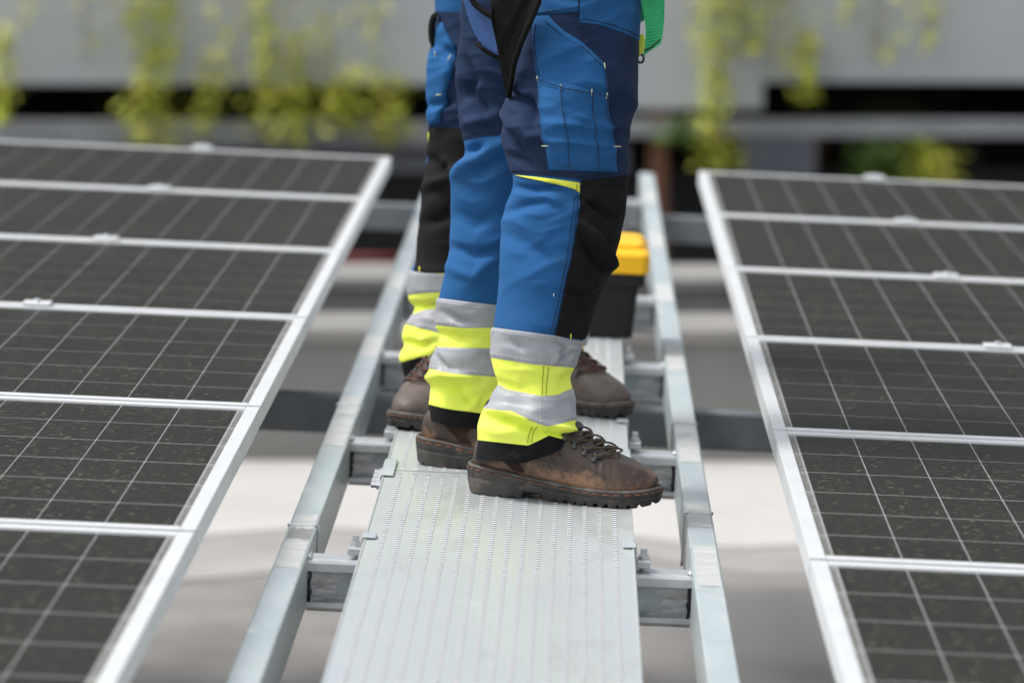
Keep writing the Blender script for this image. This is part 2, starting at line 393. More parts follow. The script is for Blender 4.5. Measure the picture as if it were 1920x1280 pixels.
def tube_data(pts, r, n=6, closed=False, rs=None):
    pts = [Vector(p) for p in pts]
    V, F = [], []
    K = len(pts)
    up = Vector((0, 0, 1))
    prev = None
    for i, p in enumerate(pts):
        a = pts[(i - 1) % K] if (i > 0 or closed) else p
        b = pts[(i + 1) % K] if (i < K - 1 or closed) else p
        t = (b - a)
        t = t.normalized() if t.length > 1e-9 else Vector((1, 0, 0))
        if prev is None:
            u = t.cross(up)
            if u.length < 1e-3: u = t.cross(Vector((1, 0, 0)))
            u.normalize()
        else:
            u = prev - t * prev.dot(t)
            u = u.normalized() if u.length > 1e-6 else t.orthogonal().normalized()
        prev = u
        w = t.cross(u)
        rr = rs[i] if rs else r
        for k in range(n):
            a_ = 2 * math.pi * k / n
            V.append(p + u * (rr * math.cos(a_)) + w * (rr * math.sin(a_)))
    m_ = K if closed else K - 1
    for i in range(m_):
        for k in range(n):
            a0 = i * n + k; a1 = i * n + (k + 1) % n
            b0 = ((i + 1) % K) * n + k; b1 = ((i + 1) % K) * n + (k + 1) % n
            F.append((a0, a1, b1, b0))
    if not closed:
        F.append(tuple(range(n - 1, -1, -1)))
        F.append(tuple((K - 1) * n + k for k in range(n)))
    return V, F
def tube(name, pts, r, m, parent=None, n=6, closed=False, rs=None):
    V, F = tube_data(pts, r, n, closed, rs)
    return new_obj(name, mesh(name, V, F, m, True), parent)
def join_data(parts):
    V, F = [], []
    for v, f in parts:
        k = len(V)
        V += list(v); F += [tuple(i + k for i in q) for q in f]
    return V, F
def prism(name, section, y0, y1, m, parent=None, axis='Y', smooth=False):
    """closed 2-D section (list of (a,b)) swept along an axis; for Y: a=x b=z, for X: a=y b=z"""
    n = len(section)
    V = []
    for t in (y0, y1):
        for a, b in section:
            V.append((a, t, b) if axis == 'Y' else (t, a, b))
    F = [(i, (i + 1) % n, n + (i + 1) % n, n + i) for i in range(n)]
    F += [tuple(range(n)), tuple(range(2 * n - 1, n - 1, -1))]
    me = mesh(name, V, F, m)
    bm = bmesh.new(); bm.from_mesh(me); bmesh.ops.recalc_face_normals(bm, faces=bm.faces[:]); bm.to_mesh(me); bm.free()
    return new_obj(name, me, parent)
def interp(pts, x):
    xs = [p[0] for p in pts]; ys = [p[1] for p in pts]
    return float(np.interp(x, xs, ys))
def smooth_interp(xs, ys, x):
    """Catmull-Rom style cubic interpolation"""
    n = len(xs)
    if x <= xs[0]: return ys[0]
    if x >= xs[-1]: return ys[-1]
    i = int(np.searchsorted(xs, x)) - 1
    i = max(0, min(n - 2, i))
    h = xs[i + 1] - xs[i]
    t = (x - xs[i]) / h
    m0 = (ys[i + 1] - ys[i - 1]) / (xs[i + 1] - xs[i - 1]) if i > 0 else (ys[1] - ys[0]) / h
    m1 = (ys[i + 2] - ys[i]) / (xs[i + 2] - xs[i]) if i < n - 2 else (ys[-1] - ys[-2]) / h
    t2, t3 = t * t, t * t * t
    return (2 * t3 - 3 * t2 + 1) * ys[i] + (t3 - 2 * t2 + t) * h * m0 + (-2 * t3 + 3 * t2) * ys[i + 1] + (t3 - t2) * h * m1

# ------------------------------------------------------------------ the setting: ground, roof, parapets (level, world frame)
def sheet(name, x0, x1, y0, y1, z, m):
    return new_obj(name, mesh(name, [(x0, y0, z), (x1, y0, z), (x1, y1, z), (x0, y1, z)], [(0, 1, 2, 3)], m))
ZR = H - 2.40
tag(sheet('ground', -400, 400, -400, 400, -5.0, M_ASPH), 'dark ground far below the roof', kind='structure')
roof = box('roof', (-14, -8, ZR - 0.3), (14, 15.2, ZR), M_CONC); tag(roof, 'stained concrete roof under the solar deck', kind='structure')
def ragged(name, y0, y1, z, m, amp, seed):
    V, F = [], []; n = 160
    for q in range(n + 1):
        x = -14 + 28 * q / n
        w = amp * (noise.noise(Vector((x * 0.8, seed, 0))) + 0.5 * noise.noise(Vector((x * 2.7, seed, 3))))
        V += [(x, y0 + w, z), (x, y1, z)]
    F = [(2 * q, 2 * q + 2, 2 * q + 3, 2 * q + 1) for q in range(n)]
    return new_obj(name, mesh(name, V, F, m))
tag(ragged('painted_light_sheet', 12.95, 15.2, ZR + 0.004, M_HALF_SHADE, 0.5, 1.7), 'grey sheet painting the half-shaded edge under the array on the roof', kind='structure')  # mid tone paints the soft edge of the array's shade
tag(ragged('painted_light_sheet', 13.55, 15.2, ZR + 0.008, M_SKY_LIGHT, 0.4, 8.2), 'pale sheet painting the open-sky light on the roof along the parapet', kind='structure')  # pale tone paints the skylight beyond the end of the array
ZP = H - 1.92
def parapet(y0, y1, label):
    p = empty('parapet_wall', (0, (y0 + y1) / 2, ZR))
    o = box('wall_body', (-14, y0 + 0.02, -5), (14, y1 - 0.02, ZP - 0.05), M_PARA, origin=(0, (y0 + y1) / 2, ZR)); o.parent = p; o.location = (0, 0, 0)
    o = box('coping', (-14, y0, ZP - 0.05), (14, y1, ZP), M_COPE, bevel=0.006, origin=(0, (y0 + y1) / 2, ZR)); o.parent = p; o.location = (0, 0, 0)
    tag(p, label, 'wall')
parapet(15.1, 15.62, 'grey concrete upstand wall nearest the pale strip of roof')
parapet(16.7, 17.25, 'grey concrete upstand wall behind the first, across a dark gap')

# ------------------------------------------------------------------ building across the gap
YB = 40.0
def bz(y, Y=YB): return atw(960, y, Y).z
def bx(x, Y=YB): return atw(x, 300, Y).x
bld = empty('concrete_building', (0, YB, -5)); BO = Vector((0, YB, -5))
def bpart(name, lo, hi, m, bevel=0.0):
    o = box(name, lo, hi, m, None, bevel, origin=BO); o.parent = bld; o.location = (0, 0, 0)
    return o
XL, XR = -20.0, 20.0
bpart('wall', (XL, YB, bz(160)), (bx(1180), YB + 0.30, 0.75), M_GREYWALL, 0.01)
bpart('wall', (bx(1180) + 0.004, YB, bz(205)), (bx(1430), YB + 0.30, 0.75), M_GREYWALL, 0.01)
bpart('wall', (bx(1430) + 0.004, YB, bz(154)), (XR, YB + 0.30, 0.75), M_GREYWALL, 0.01)
bpart('ceiling_slab', (XL, YB + 0.31, bz(152)), (XR, YB + 4.2, bz(142)), M_SLAB)
bpart('rear_shade_wall', (XL, YB + 4.21, -5), (XR, YB + 4.4, 0.7), M_VOID)
bpart('floor_slab', (XL, YB - 0.05, bz(275)), (bx(900), YB + 0.25, bz(229)), M_SLAB, 0.01)
bpart('floor_slab', (bx(900) + 0.004, YB - 0.03, bz(256)), (XR, YB + 0.25, bz(225)), M_SLAB, 0.01)
bpart('louvre_panel', (bx(1385), YB + 0.02, bz(335)), (bx(1530), YB + 0.10, bz(252)), M_LOUV, 0.005)
for k in range(5):
    z = bz(262 + k * 15)
    bpart('louvre_slat', (bx(1386), YB - 0.03, z - 0.008), (bx(1529), YB + 0.015, z + 0.008), M_LOUV)
bpart('low_wall', (XL, YB + 0.35, bz(330)), (bx(1180), YB + 0.5, bz(277)), M_LOUV)
bpart('post', (bx(1216), YB + 0.05, -5), (bx(1252), YB + 0.17, bz(206)), M_RUST, 0.01)
bpart('post', (bx(1540), YB + 0.9, -5), (bx(1556), YB + 1.0, bz(252)), M_RUST, 0.01)
bpart('post', (bx(1800), YB + 0.6, -5), (bx(1850), YB + 0.8, bz(252)), M_VOID, 0.01)
bpart('lower_opening_shade', (XL, YB + 0.5, -5), (bx(1180), YB + 0.7, bz(335)), M_VOID)  # black fill painted as the shade of the lower openings
bpart('lower_opening_shade', (bx(1180) + 0.004, YB + 0.5, -5), (XR, YB + 0.7, bz(325)), M_VOID)
tag(bld, 'grey concrete building behind the panels with a dark open slot', 'building')
bpipe = tube('red_pipe', [(bx(640), YB - 0.6, bz(472)), (bx(790), YB - 0.6, bz(472))], 0.03, mat('red_paint', (0.20, 0.03, 0.02), 0.5, bump=0.05), None, 12)
tag(bpipe, 'dull red pipe low in the dark gap left of the workers', 'pipe')

# planter on top of the wall
def leaf_cloud(center_fn, n, size, rnd):
    V, F = [], []
    for i in range(n):
        c, s = center_fn(rnd)
        s *= size * rnd.uniform(0.6, 1.3)
        q = Euler((rnd.uniform(-0.9, 0.9), rnd.uniform(-0.9, 0.9), rnd.uniform(0, 6.28))).to_matrix()
        k = len(V)
        for a, b, h in ((-1, 0, 0), (0, -0.45, 0.12), (1, 0, 0), (0, 0.45, 0.12)):
            V.append(c + q @ Vector((a * s, b * s * 1.1, h * s)))
        F += [(k, k + 1, k + 2), (k, k + 2, k + 3)]
    return V, F

def vine(px, top, bot, width, n, label, m=M_LEAFY, Y=YB - 0.25, size=0.05, dens=1.5):
    x = bx(px, Y); zt, zb = bz(top, Y), bz(bot, Y)
    w = width / 8050 * Y * 0.5
    rnd = random.Random(int(px * 13 + bot))
    base = empty('hanging_vine', (x, Y, zt))
    sway = rnd.uniform(-0.3, 0.3) * w
    for s in range(max(1, int(width / 22))):
        ox = rnd.uniform(-0.6, 0.6) * w
        pts = [Vector((ox + sway * t + 0.02 * math.sin(9 * t + s), rnd.uniform(-0.01, 0.01), (zb - zt) * t * rnd.uniform(0.97, 1))) for t in np.linspace(0, 1, 12)]
        tube('stem', pts, 0.004, M_BARK, base, 5)
    def cf(r):
        t = r.random() ** 0.9
        cl = 0.55 + 0.45 * math.sin(t * 11 + px) 
        return Vector((sway * t + r.gauss(0, 0.8) * w * (0.45 + 0.7 * cl), r.uniform(-0.12, 0.12), (zb - zt) * t)), 1.0
    V, F = leaf_cloud(cf, int(n * dens), size, rnd)
    new_obj('foliage', mesh('foliage', V, F, m), base)
    tag(base, label, 'vine', 'yellow-green vines hanging down the grey wall')
vine(275, -120, 285, 80, 420, 'broad yellow-green vine trailing down the grey wall on the left')
vine(320, -120, 120, 40, 90, 'short thin vine just right of the broad left vine')
vine(495, -120, 270, 60, 260, 'long vine over the middle of the left panel array')
vine(555, 60, 275, 50, 170, 'pale vine hanging to the right of the long middle vine')
vine(395, 90, 260, 34, 70, 'sparse vine between the broad left vine and the long middle vine')
vine(640, 130, 250, 80, 150, 'low bushy vine across the dark slot left of the workers')
vine(735, 140, 275, 60, 120, 'vine nearest the workers on their left')
vine(8, 40, 235, 36, 130, 'vine at the left edge of the picture')
vine(50, -120, 60, 30, 26, 'small tuft of vine near the upper left corner')
vine(1342, -120, 318, 66, 430, 'long bright yellow vine above the near corner of the right array')
vine(1405, -120, 100, 90, 200, 'leafy clump of vine right of the long yellow vine')
vine(1512, 60, 190, 44, 100, 'short yellow vine over the gap in the right wall')
vine(1585, -120, 40, 50, 40, 'wispy vine at the top, right of the short yellow vine')
vine(1735, -120, 95, 44, 60, 'faint thin vine at the upper right')
vine(430, -120, 200, 60, 60, 'sparse pale vine just left of the long middle vine')
vine(600, -120, 170, 70, 60, 'sparse pale strands above the low bushy vine')
vine(690, -60, 200, 60, 60, 'sparse pale strands above the vine nearest the workers')
vine(170, -120, 110, 70, 36, 'few pale leaves left of the broad left vine')
vine(1465, -120, 140, 70, 60, 'few pale leaves between the leafy clump and the short yellow vine')
vine(1660, -120, 120, 90, 46, 'few pale leaves high on the right part of the wall')
vine(1275, 222, 270, 50, 90, 'low green tuft beside the brown post', M_LEAFG)

def bush(px0, px1, y0, y1, Y, n, m, label):
    x0, x1 = bx(px0, Y), bx(px1, Y); zt, zb = bz(y0, Y), bz(y1, Y)
    c = empty('shrub', ((x0 + x1) / 2, Y, zb)); rnd = random.Random(int(px0))
    def cf(r):
        a, b = r.gauss(0, 0.42), abs(r.gauss(0, 0.5))
        return Vector((a * (x1 - x0) * 0.6, r.uniform(-0.35, 0.35), min(b, 1.05) * (zt - zb))), 1.0
    V, F = leaf_cloud(cf, n, 0.06, rnd)
    new_obj('foliage', mesh('foliage', V, F, m), c)
    for k in range(4):
        tube('stem', [Vector((rnd.uniform(-0.1, 0.1), 0, -0.6)), Vector((rnd.uniform(-0.2, 0.2), 0, (zt - zb) * 0.7))], 0.01, M_BARK, c, 5)
    tag(c, label, 'shrub', 'green shrubs behind the right array')
bush(1590, 1700, 258, 340, YB + 0.2, 500, M_LEAFG, 'green shrub behind the right array, next to the louvred panel')
bush(1690, 1790, 262, 340, YB + 0.25, 420, M_LEAFY, 'yellowish shrub behind the right array, beside the black opening')
bush(1560, 1760, 172, 225, YB + 1.0, 300, M_LEAFD, 'dark shrub in the slot above the right array')

def tree(x, y, h, r, label, seed):
    rnd = random.Random(seed)
    t = empty('tree', (x, y, -5))
    tube('trunk', [(0, 0, 0), (0.1, 0, h * 0.3), (-0.05, 0.1, h * 0.6), (0, 0, h * 0.9)], 0.2, M_BARK, t, 8, rs=[0.28, 0.22, 0.16, 0.05])
    for k in range(7):
        a = rnd.uniform(0, 6.28); z0 = h * rnd.uniform(0.35, 0.7)
        tube('branch', [(0, 0, z0), (math.cos(a) * r * 0.4, math.sin(a) * r * 0.4, z0 + h * 0.1), (math.cos(a) * r * 0.8, math.sin(a) * r * 0.8, z0 + h * 0.14)], 0.05, M_BARK, t, 6, rs=[0.09, 0.06, 0.02])
    clumps = [(Vector((rnd.gauss(0, 0.5) * r, rnd.gauss(0, 0.5) * r, h * rnd.uniform(0.42, 1.0))), rnd.uniform(0.5, 1.1)) for _ in range(34)]
    def cf(r_):
        c, s = clumps[r_.randrange(len(clumps))]
        return c + Vector((r_.gauss(0, 0.55), r_.gauss(0, 0.55), r_.gauss(0, 0.45))) * s, 1.0
    V, F = leaf_cloud(cf, 4600, 0.24, rnd)
    new_obj('crown', mesh('crown', V, F, M_LEAFD), t)
    tag(t, label, 'tree', 'dark trees behind the building')
for i, (x, lab) in enumerate(((-12.0, 'leftmost dark tree of all'), (10.4, 'rightmost dark tree of all'), (-7.3, 'dark tree squeezed between the two left ones'), (-3.1, 'dark tree just left of the workers'), (1.2, 'slim dark tree just right of the workers'), (5.5, 'dark tree between the two right ones'), (-9.5, 'farthest left dark tree'), (-5.2, 'second dark tree from the left'), (-1.0, 'dark tree straight behind the workers'), (3.4, 'dark tree right of the workers'), (7.6, 'farthest right dark tree'))):
    tree(x * 1.3, 46.5 + (i % 2) * 0.8, 15.5 + (i % 3), 2.7, lab + ' behind the grey building', 50 + i)

# ------------------------------------------------------------------ walkway frame (deck frame)
XLO, XLI, XRI, XRO = -0.405, -0.361, 0.207, 0.250
ZT = -0.030          # rail top
RH = 0.085           # rail height
Y0S, Y1S = 4.0, 12.75
RUNGS = [6.235 + 1.147 * k for k in range(-1, 6)]
frame = empty('steel_walkway', (0, 8, 0)); FO = Vector((0, 8, 0))
tag(frame, 'galvanised steel ladder frame carrying the perforated walkway planks', 'frame', deck=True)
def under(o, parent, org=Vector((0, 0, 0))):
    o.parent = parent
    o.location = -Vector(org)
    return o
def rail_section(xo, xi):
    s = 1 if xi > xo else -1
    t = 0.003
    # channel open to the inside, lips up/down
    return [(xo, ZT), (xi, ZT), (xi, ZT - 0.016), (xi - s * t, ZT - 0.016), (xi - s * t, ZT - t), (xo + s * t, ZT - t), (xo + s * t, ZT - RH + t),
            (xi - s * t, ZT - RH + t), (xi - s * t, ZT - RH + 0.016), (xi, ZT - RH + 0.016), (xi, ZT - RH), (xo, ZT - RH)]
def closed_rail(name, xo, xi):
    lo, hi = min(xo, xi), max(xo, xi)
    me = mesh(name, *box_data((lo, Y0S, ZT - RH), (hi, Y1S, ZT)), M_ZINC)
    bevel_mesh(me, 0.0035, 3)
    return under(new_obj(name, me), frame, FO)
closed_rail('rail', XLO, XLI); closed_rail('rail', XRI, XRO)
# zinc-sprayed collars on the rails at every weld: thin skins 0.6 mm proud
def skin(name, x0, x1, y0, y1, z, m, rag=0.006, n=14, seed=0):
    rnd = random.Random(seed)
    V, F = [], []
    e0 = [y0 + rnd.uniform(-rag, rag) for _ in range(n + 1)]; e1 = [y1 + rnd.uniform(-rag, rag) for _ in range(n + 1)]
    for k in range(n + 1):
        x = x0 + (x1 - x0) * k / n
        V += [(x, e0[k], z), (x, e1[k], z)]
    F = [(2 * k, 2 * k + 2, 2 * k + 3, 2 * k + 1) for k in range(n)]
    return under(new_obj(name, mesh(name, V, F, m)), frame, FO)
for k, yr in enumerate(RUNGS):
    skin('zinc_spray_patch', XLO + 0.004, XLI - 0.004, yr - 0.13, yr + 0.20, ZT + 0.0006, M_SPRAY, 0.012, 14, k)
    skin('zinc_spray_patch', XRI + 0.004, XRO - 0.004, yr - 0.13, yr + 0.20, ZT + 0.0006, M_SPRAY, 0.012, 14, k + 40)
JOINTS = [(-1, atz(560, 985, ZT).y), (1, atz(1300, 962, ZT).y), (-1, atz(660, 760, ZT).y), (1, atz(1280, 795, ZT).y)]
for s, yj in JOINTS:
    a, b = (XLO, XLI) if s < 0 else (XRI, XRO)
    skin('zinc_spray_patch', a + 0.004, b - 0.004, yj - 0.12, yj + 0.10, ZT + 0.0006, M_SPRAY, 0.012, 14, int(yj * 100))
    pts = []
    for t in np.linspace(0, 1, 14):
        pts.append((a - 0.001 + (b - a + 0.002) * t, yj + rng.uniform(-0.001, 0.001), ZT + 0.001))
    xin = b if s < 0 else a
    for t in np.linspace(0.1, 1, 8):
        if s < 0: pts.append((xin + 0.001, yj, ZT - RH * t))
        else: pts.insert(0, (xin - 0.001, yj, ZT - RH * t))
    under(tube('weld_bead', pts, 0.003, M_ZINC2, None, 6), frame, FO)
# rungs: lipped channels facing the camera
def rung_section(yr):
    zt = ZT - 0.010; d = 0.052; h = 0.078; lip = 0.018; t = 0.003
    c = 0.006
    y0, y1 = yr, yr + d
    return [(y1, zt), (y0 + c, zt), (y0 + c * 0.3, zt - c * 0.3), (y0, zt - c), (y0, zt - lip), (y0 + t, zt - lip), (y0 + t, zt - c - 0.001), (y0 + c, zt - t),
            (y1 - t, zt - t), (y1 - t, zt - h + t), (y0 + c, zt - h + t), (y0 + t, zt - h + c), (y0 + t, zt - h + lip * 0.75), (y0, zt - h + lip * 0.75), (y0, zt - h + c), (y0 + c * 0.3, zt - h + c * 0.3), (y0 + c, zt - h), (y1, zt - h)]
for k, yr in enumerate(RUNGS):
    o = prism('rung', rung_section(yr), XLI, XRI, M_ZINC2, None, 'X'); under(o, frame, FO)
    zt = ZT - 0.010
    # the web seen inside the channel: dull zinc with wire-brushed patches by the welds
    w = new_obj('rung_web', mesh('rung_web', [(XLI + .001, yr + 0.0240, zt - 0.075), (XRI - .001, yr + 0.0240, zt - 0.075), (XRI - .001, yr + 0.0240, zt - 0.004), (XLI + .001, yr + 0.0240, zt - 0.004)], [(0, 1, 2, 3)], M_ZINC)); under(w, frame, FO)
    for s in (-1, 1):
        rnd = random.Random(k * 2 + s)
        V = []; n = 12
        for q in range(n + 1):
            z = zt - 0.005 - 0.069 * q / n
            e = 0.055 + 0.016 * math.sin(q * 0.55 + k) + rnd.uniform(-0.004, 0.004)
            xi = XLI + .001 if s < 0 else XRI - .001
            V += [(xi, yr + 0.0234, z), (xi - s * e, yr + 0.0234, z)]
        F = [(2 * q, 2 * q + 1, 2 * q + 3, 2 * q + 2) if s > 0 else (2 * q, 2 * q + 2, 2 * q + 3, 2 * q + 1) for q in range(n)]
        p = new_obj('brushed_patch', mesh('brushed_patch', V, F, M_SCRATCH)); under(p, frame, FO)
        pts = [(xi - s * 0.002 + rnd.uniform(-0.0012, 0.0012), yr + 0.0225, zt - 0.005 - 0.068 * t) for t in np.linspace(0, 1, 14)]
        under(tube('weld_bead', pts, 0.003, M_IRON, None, 5, rs=[rnd.uniform(0.0015, 0.0035) for _ in pts]), frame, FO)
        under(tube('weld_bead', [(xi - s * 0.001, yr + 0.004, zt + 0.001), (xi - s * 0.001, yr + 0.03, zt + 0.002), (xi - s * 0.001, yr + 0.05, zt + 0.001)], 0.0035, M_ZINC2, None, 6, rs=[0.005, 0.003, 0.003]), frame, FO)
        # clamp and bolt holding the plank on the rung
        px = -0.281 if s < 0 else 0.123
        c0, c1 = (px - 0.022, px - 0.001) if s < 0 else (px + 0.001, px + 0.022)
        cl = box('clamp', (c0, yr + 0.008, zt + 0.0065), (c1, yr + 0.045, zt + 0.018), M_ZINC2, None, 0.002, 2, origin=(c0, yr, zt)); cl.parent = frame; cl.location = Vector((c0, yr, zt)) - FO
        bo = bpy.data.objects.new('bolt', None)
        cx = (c1 - c0) / 2
        V, F = tube_data([(cx, 0.026, 0.0), (cx, 0.026, 0.018), (cx, 0.026, 0.0181), (cx, 0.026, 0.024), (cx, 0.026, 0.0241), (cx, 0.026, 0.034)], 0.006, 6, rs=[0.007, 0.007, 0.0085, 0.0085, 0.0058, 0.0058])
        new_obj('bolt', mesh('bolt', V, F, M_ZINC2), cl)

# ------------------------------------------------------------------ perforated planks
PX0, PX1 = -0.276, 0.118
ROWS = 16
rsp = 0.0228; rw = 0.0068
r0 = (PX0 + PX1) / 2 - rsp * (ROWS - 1) / 2
PIT = 0.0185
def plank(ya, yb, label, m_deck):
    yc = ya
    xs, kinds = [PX0], []
    for k in range(ROWS):
        xs += [r0 + rsp * k - rw / 2, r0 + rsp * k + rw / 2]; kinds += ['s', 'r']
    xs.append(PX1); kinds.append('s')
    n = int((yb - ya - 0.04) / PIT)
    ys, yk = [ya + 0.0], []
    y = ya + 0.02
    ys.append(y); yk.append('e')
    for k in range(n):
        ys += [y + PIT * 0.3, y + PIT * 0.58, y + PIT]; yk += ['a', 'b', 'h']
        y += PIT
    ys.append(yb); yk.append('e')
    nx, ny = len(xs), len(ys)
    V = [(x, yy - yc, 0.0) for yy in ys for x in xs]
    F = []
    for j in range(ny - 1):
        for i in range(nx - 1):
            if kinds[i] == 's' or yk[j] == 'e':
                F.append((j * nx + i, j * nx + i + 1, (j + 1) * nx + i + 1, (j + 1) * nx + i))
    # side flanges
    k = len(V)
    o = empty('walkway_plank', (0, yc, 0))
    new_obj('slot_shade_plate', mesh('slot_shade_plate', *box_data((PX0 + 0.002, 0.0, -0.0340), (PX1 - 0.002, yb - yc, -0.0315)), M_KPLAST), o)  # added black plate, keeps the slots as dark as shade
    new_obj('deck', mesh('deck', V[:k], F, m_deck), o)
    for sgn, x in ((-1, PX0), (1, PX1)):
        me = mesh('side_flange', *box_data((x - 0.0015, 0.0, -0.036), (x + 0.0015, yb - yc, 0.0015)), m_deck); bevel_mesh(me, 0.0007, 1)
        new_obj('side_flange', me, o)
    # the raised, pressed ribs between the slots
    V, F = [], []
    for kx in range(ROWS):
        xa, xb = r0 + rsp * kx - rw / 2, r0 + rsp * kx + rw / 2
        off = 0
        for j in range(n):
            y = ya + 0.02 + PIT * j - yc
            q = len(V)
            V += [(xa, y, 0), (xb, y, 0), (xa + 0.0006, y + PIT * 0.10, 0.0006), (xb - 0.0006, y + PIT * 0.10, 0.0006), (xa + 0.0006, y + PIT * 0.48, 0.0006), (xb - 0.0006, y + PIT * 0.48, 0.0006), (xa, y + PIT * 0.58, 0.0), (xb, y + PIT * 0.58, 0.0)]
            F += [(q, q + 1, q + 3, q + 2), (q + 2, q + 3, q + 5, q + 4), (q + 4, q + 5, q + 7, q + 6), (q, q + 2, q + 4, q + 6), (q + 1, q + 7, q + 5, q + 3)]
    rb = new_obj('tread_ribs', mesh('tread_ribs', V, F, M_RIB), o); rb['kind'] = 'stuff'
    tag(o, label, 'plank', 'perforated metal walkway planks', deck=True)
    return o
SEAM = atz(760, 882, 0).y
plank(3.9, SEAM - 0.002, 'nearest perforated metal walkway plank, in front of the boots', M_DECK)
plank(SEAM + 0.002, SEAM + 2.9, 'perforated walkway plank under the rear worker and the toolbox', M_DECK)
plank(SEAM + 2.904, 12.7, 'farthest perforated walkway plank, behind the toolbox', M_DECK)
# joint plates and clips on the plank edges
def clip(px, py, s, big=False, label=''):
    p = atz(px, py, 0)
    x = PX0 if s < 0 else PX1
    c = empty('plank_clip', (x, p.y, 0))
    L_ = 0.16 if big else 0.035
    me = mesh('top_plate', *box_data((-0.004 if s < 0 else -0.016, -L_ / 2, 0.0022), (0.016 if s < 0 else 0.004, L_ / 2, 0.0047)), M_ZINC); bevel_mesh(me, 0.0008, 1); new_obj('top_plate', me, c)
    me = mesh('side_plate', *box_data((s * 0.0022 if s > 0 else -0.0052, -L_ / 2, -0.038), (s * 0.0052 if s > 0 else -0.0022, L_ / 2, 0.0020)), M_ZINC2); bevel_mesh(me, 0.0008, 1); new_obj('side_plate', me, c)
    if big:
        for k in range(4):
            y = -0.06 + 0.04 * k
            V, F = tube_data([(s * 0.005, y, -0.016), (s * 0.011, y, -0.016), (s * 0.0111, y, -0.016), (s * 0.020, y, -0.016)], 0.006, 6, rs=[0.008, 0.008, 0.0055, 0.0055])
            new_obj('bolt', mesh('bolt', V, F, M_ZINC2), c)
    tag(c, label, 'clip', 'clips along the plank edges', deck=True)
clip(742, 880, -1, True, 'bolted joint plate on the left plank edge behind the boots')
clip(1183, 862, 1, True, 'bolted joint plate on the right plank edge behind the front boot')
clip(704, 1008, -1, False, 'small zinc clip on the left plank edge')
clip(1187, 1026, 1, False, 'small zinc clip on the right plank edge below the toe')
clip(1176, 792, 1, False, 'small zinc clip on the right plank edge beside the rear boot')

# ------------------------------------------------------------------ cross beams with posts
def beam(yc, label):
    b = empty('support_beam', (0, yc, 0))
    zt = ZT - RH - 0.002
    me = mesh('beam', *box_data((-3.2, 0, zt - 0.075), (3.2, 0.06, zt)), M_BEAM); bevel_mesh(me, 0.004, 2); new_obj('beam', me, b)
    for x in (-2.4, 2.4):
        zb = ZR + (0.10 if x > 0 else -0.10)
        me = mesh('post', *box_data((x - 0.03, 0.005, zb - 0.02), (x + 0.03, 0.055, zt - 0.0752)), M_ZINC); bevel_mesh(me, 0.003, 2); new_obj('post', me, b)
        me = mesh('foot_plate', *box_data((x - 0.08, -0.05, zb - 0.02), (x + 0.08, 0.11, zb - 0.01)), M_ZINC2); new_obj('foot_plate', me, b)
    tag(b, label, 'beam', 'steel beams crossing under the deck', deck=True)
ZB_ = ZT - RH - 0.002
beam(atz(600, 741, ZB_).y, 'dark steel cross beam under the rails beside the workers')
beam(atz(740, 384, ZB_).y, 'far steel cross beam near the end of the rails')
beam(atz(600, 741, ZB_).y - 3.98, 'nearest steel cross beam')

# ------------------------------------------------------------------ solar panels
PZ = 0.103           # panel top
PW, PL = 1.134, 2.30
YS0 = 5.63; PP = 1.154
LEFT_X, RIGHT_X = -0.477, 0.342
CW, CL = 0.0905, 0.1755
cell_me = mesh('cell', *box_data((-CW / 2, -CL / 2, 0), (CW / 2, CL / 2, 0.0004)), M_CELL)
# chamfered corners
bm = bmesh.new(); ch = 0.0012
out = [(-CW / 2 + ch, -CL / 2), (CW / 2 - ch, -CL / 2), (CW / 2, -CL / 2 + ch), (CW / 2, CL / 2 - ch), (CW / 2 - ch, CL / 2), (-CW / 2 + ch, CL / 2), (-CW / 2, CL / 2 - ch), (-CW / 2, -CL / 2 + ch)]
top = [bm.verts.new((a, b, 0.0004)) for a, b in out]; bot = [bm.verts.new((a, b, 0)) for a, b in out]
bm.faces.new(top)
for i in range(8): bm.faces.new((bot[i], bot[(i + 1) % 8], top[(i + 1) % 8], top[i]))
bm.to_mesh(cell_me); bm.free()
FT, FH = 0.022, 0.035
def frame_bar(name, lo, hi):
    me = mesh(name, *box_data(lo, hi), M_ALU); bevel_mesh(me, 0.0012, 2); return me
# bars, in panel coordinates: x 0..PL away from the walkway, y 0..PW
LIPX = 0.022
bars = [frame_bar('frame_side', (0, 0, -FH), (LIPX, PW, 0)), frame_bar('frame_side', (PL - LIPX, 0, -FH), (PL, PW, 0)),
        frame_bar('frame_side', (LIPX + 0.0004, 0, -FH), (PL - LIPX - 0.0004, FT, -0.0003)), frame_bar('frame_side', (LIPX + 0.0004, PW - FT, -FH), (PL - LIPX - 0.0004, PW, -0.0003))]
back_me = mesh('backsheet', *box_data((LIPX, FT, -0.0085), (PL - LIPX, PW - FT, -0.0045)), M_WHITE)
def grid_plane(x0, x1, y0, y1, z, n=1):
    return [(x0, y0, z), (x1, y0, z), (x1, y1, z), (x0, y1, z)], [(0, 1, 2, 3)]
glass_me = mesh('glass_pane', *grid_plane(LIPX + 0.0005, PL - LIPX - 0.0005, FT + 0.0005, PW - FT - 0.0005, -0.0022), M_GLASS)
strip_me = mesh('edge_strip', *box_data((LIPX + 0.002, 0, -0.0045), (LIPX + 0.0095, 0.168, -0.0038)), M_EDGE)  # grey strip between the frame lip and the first cells
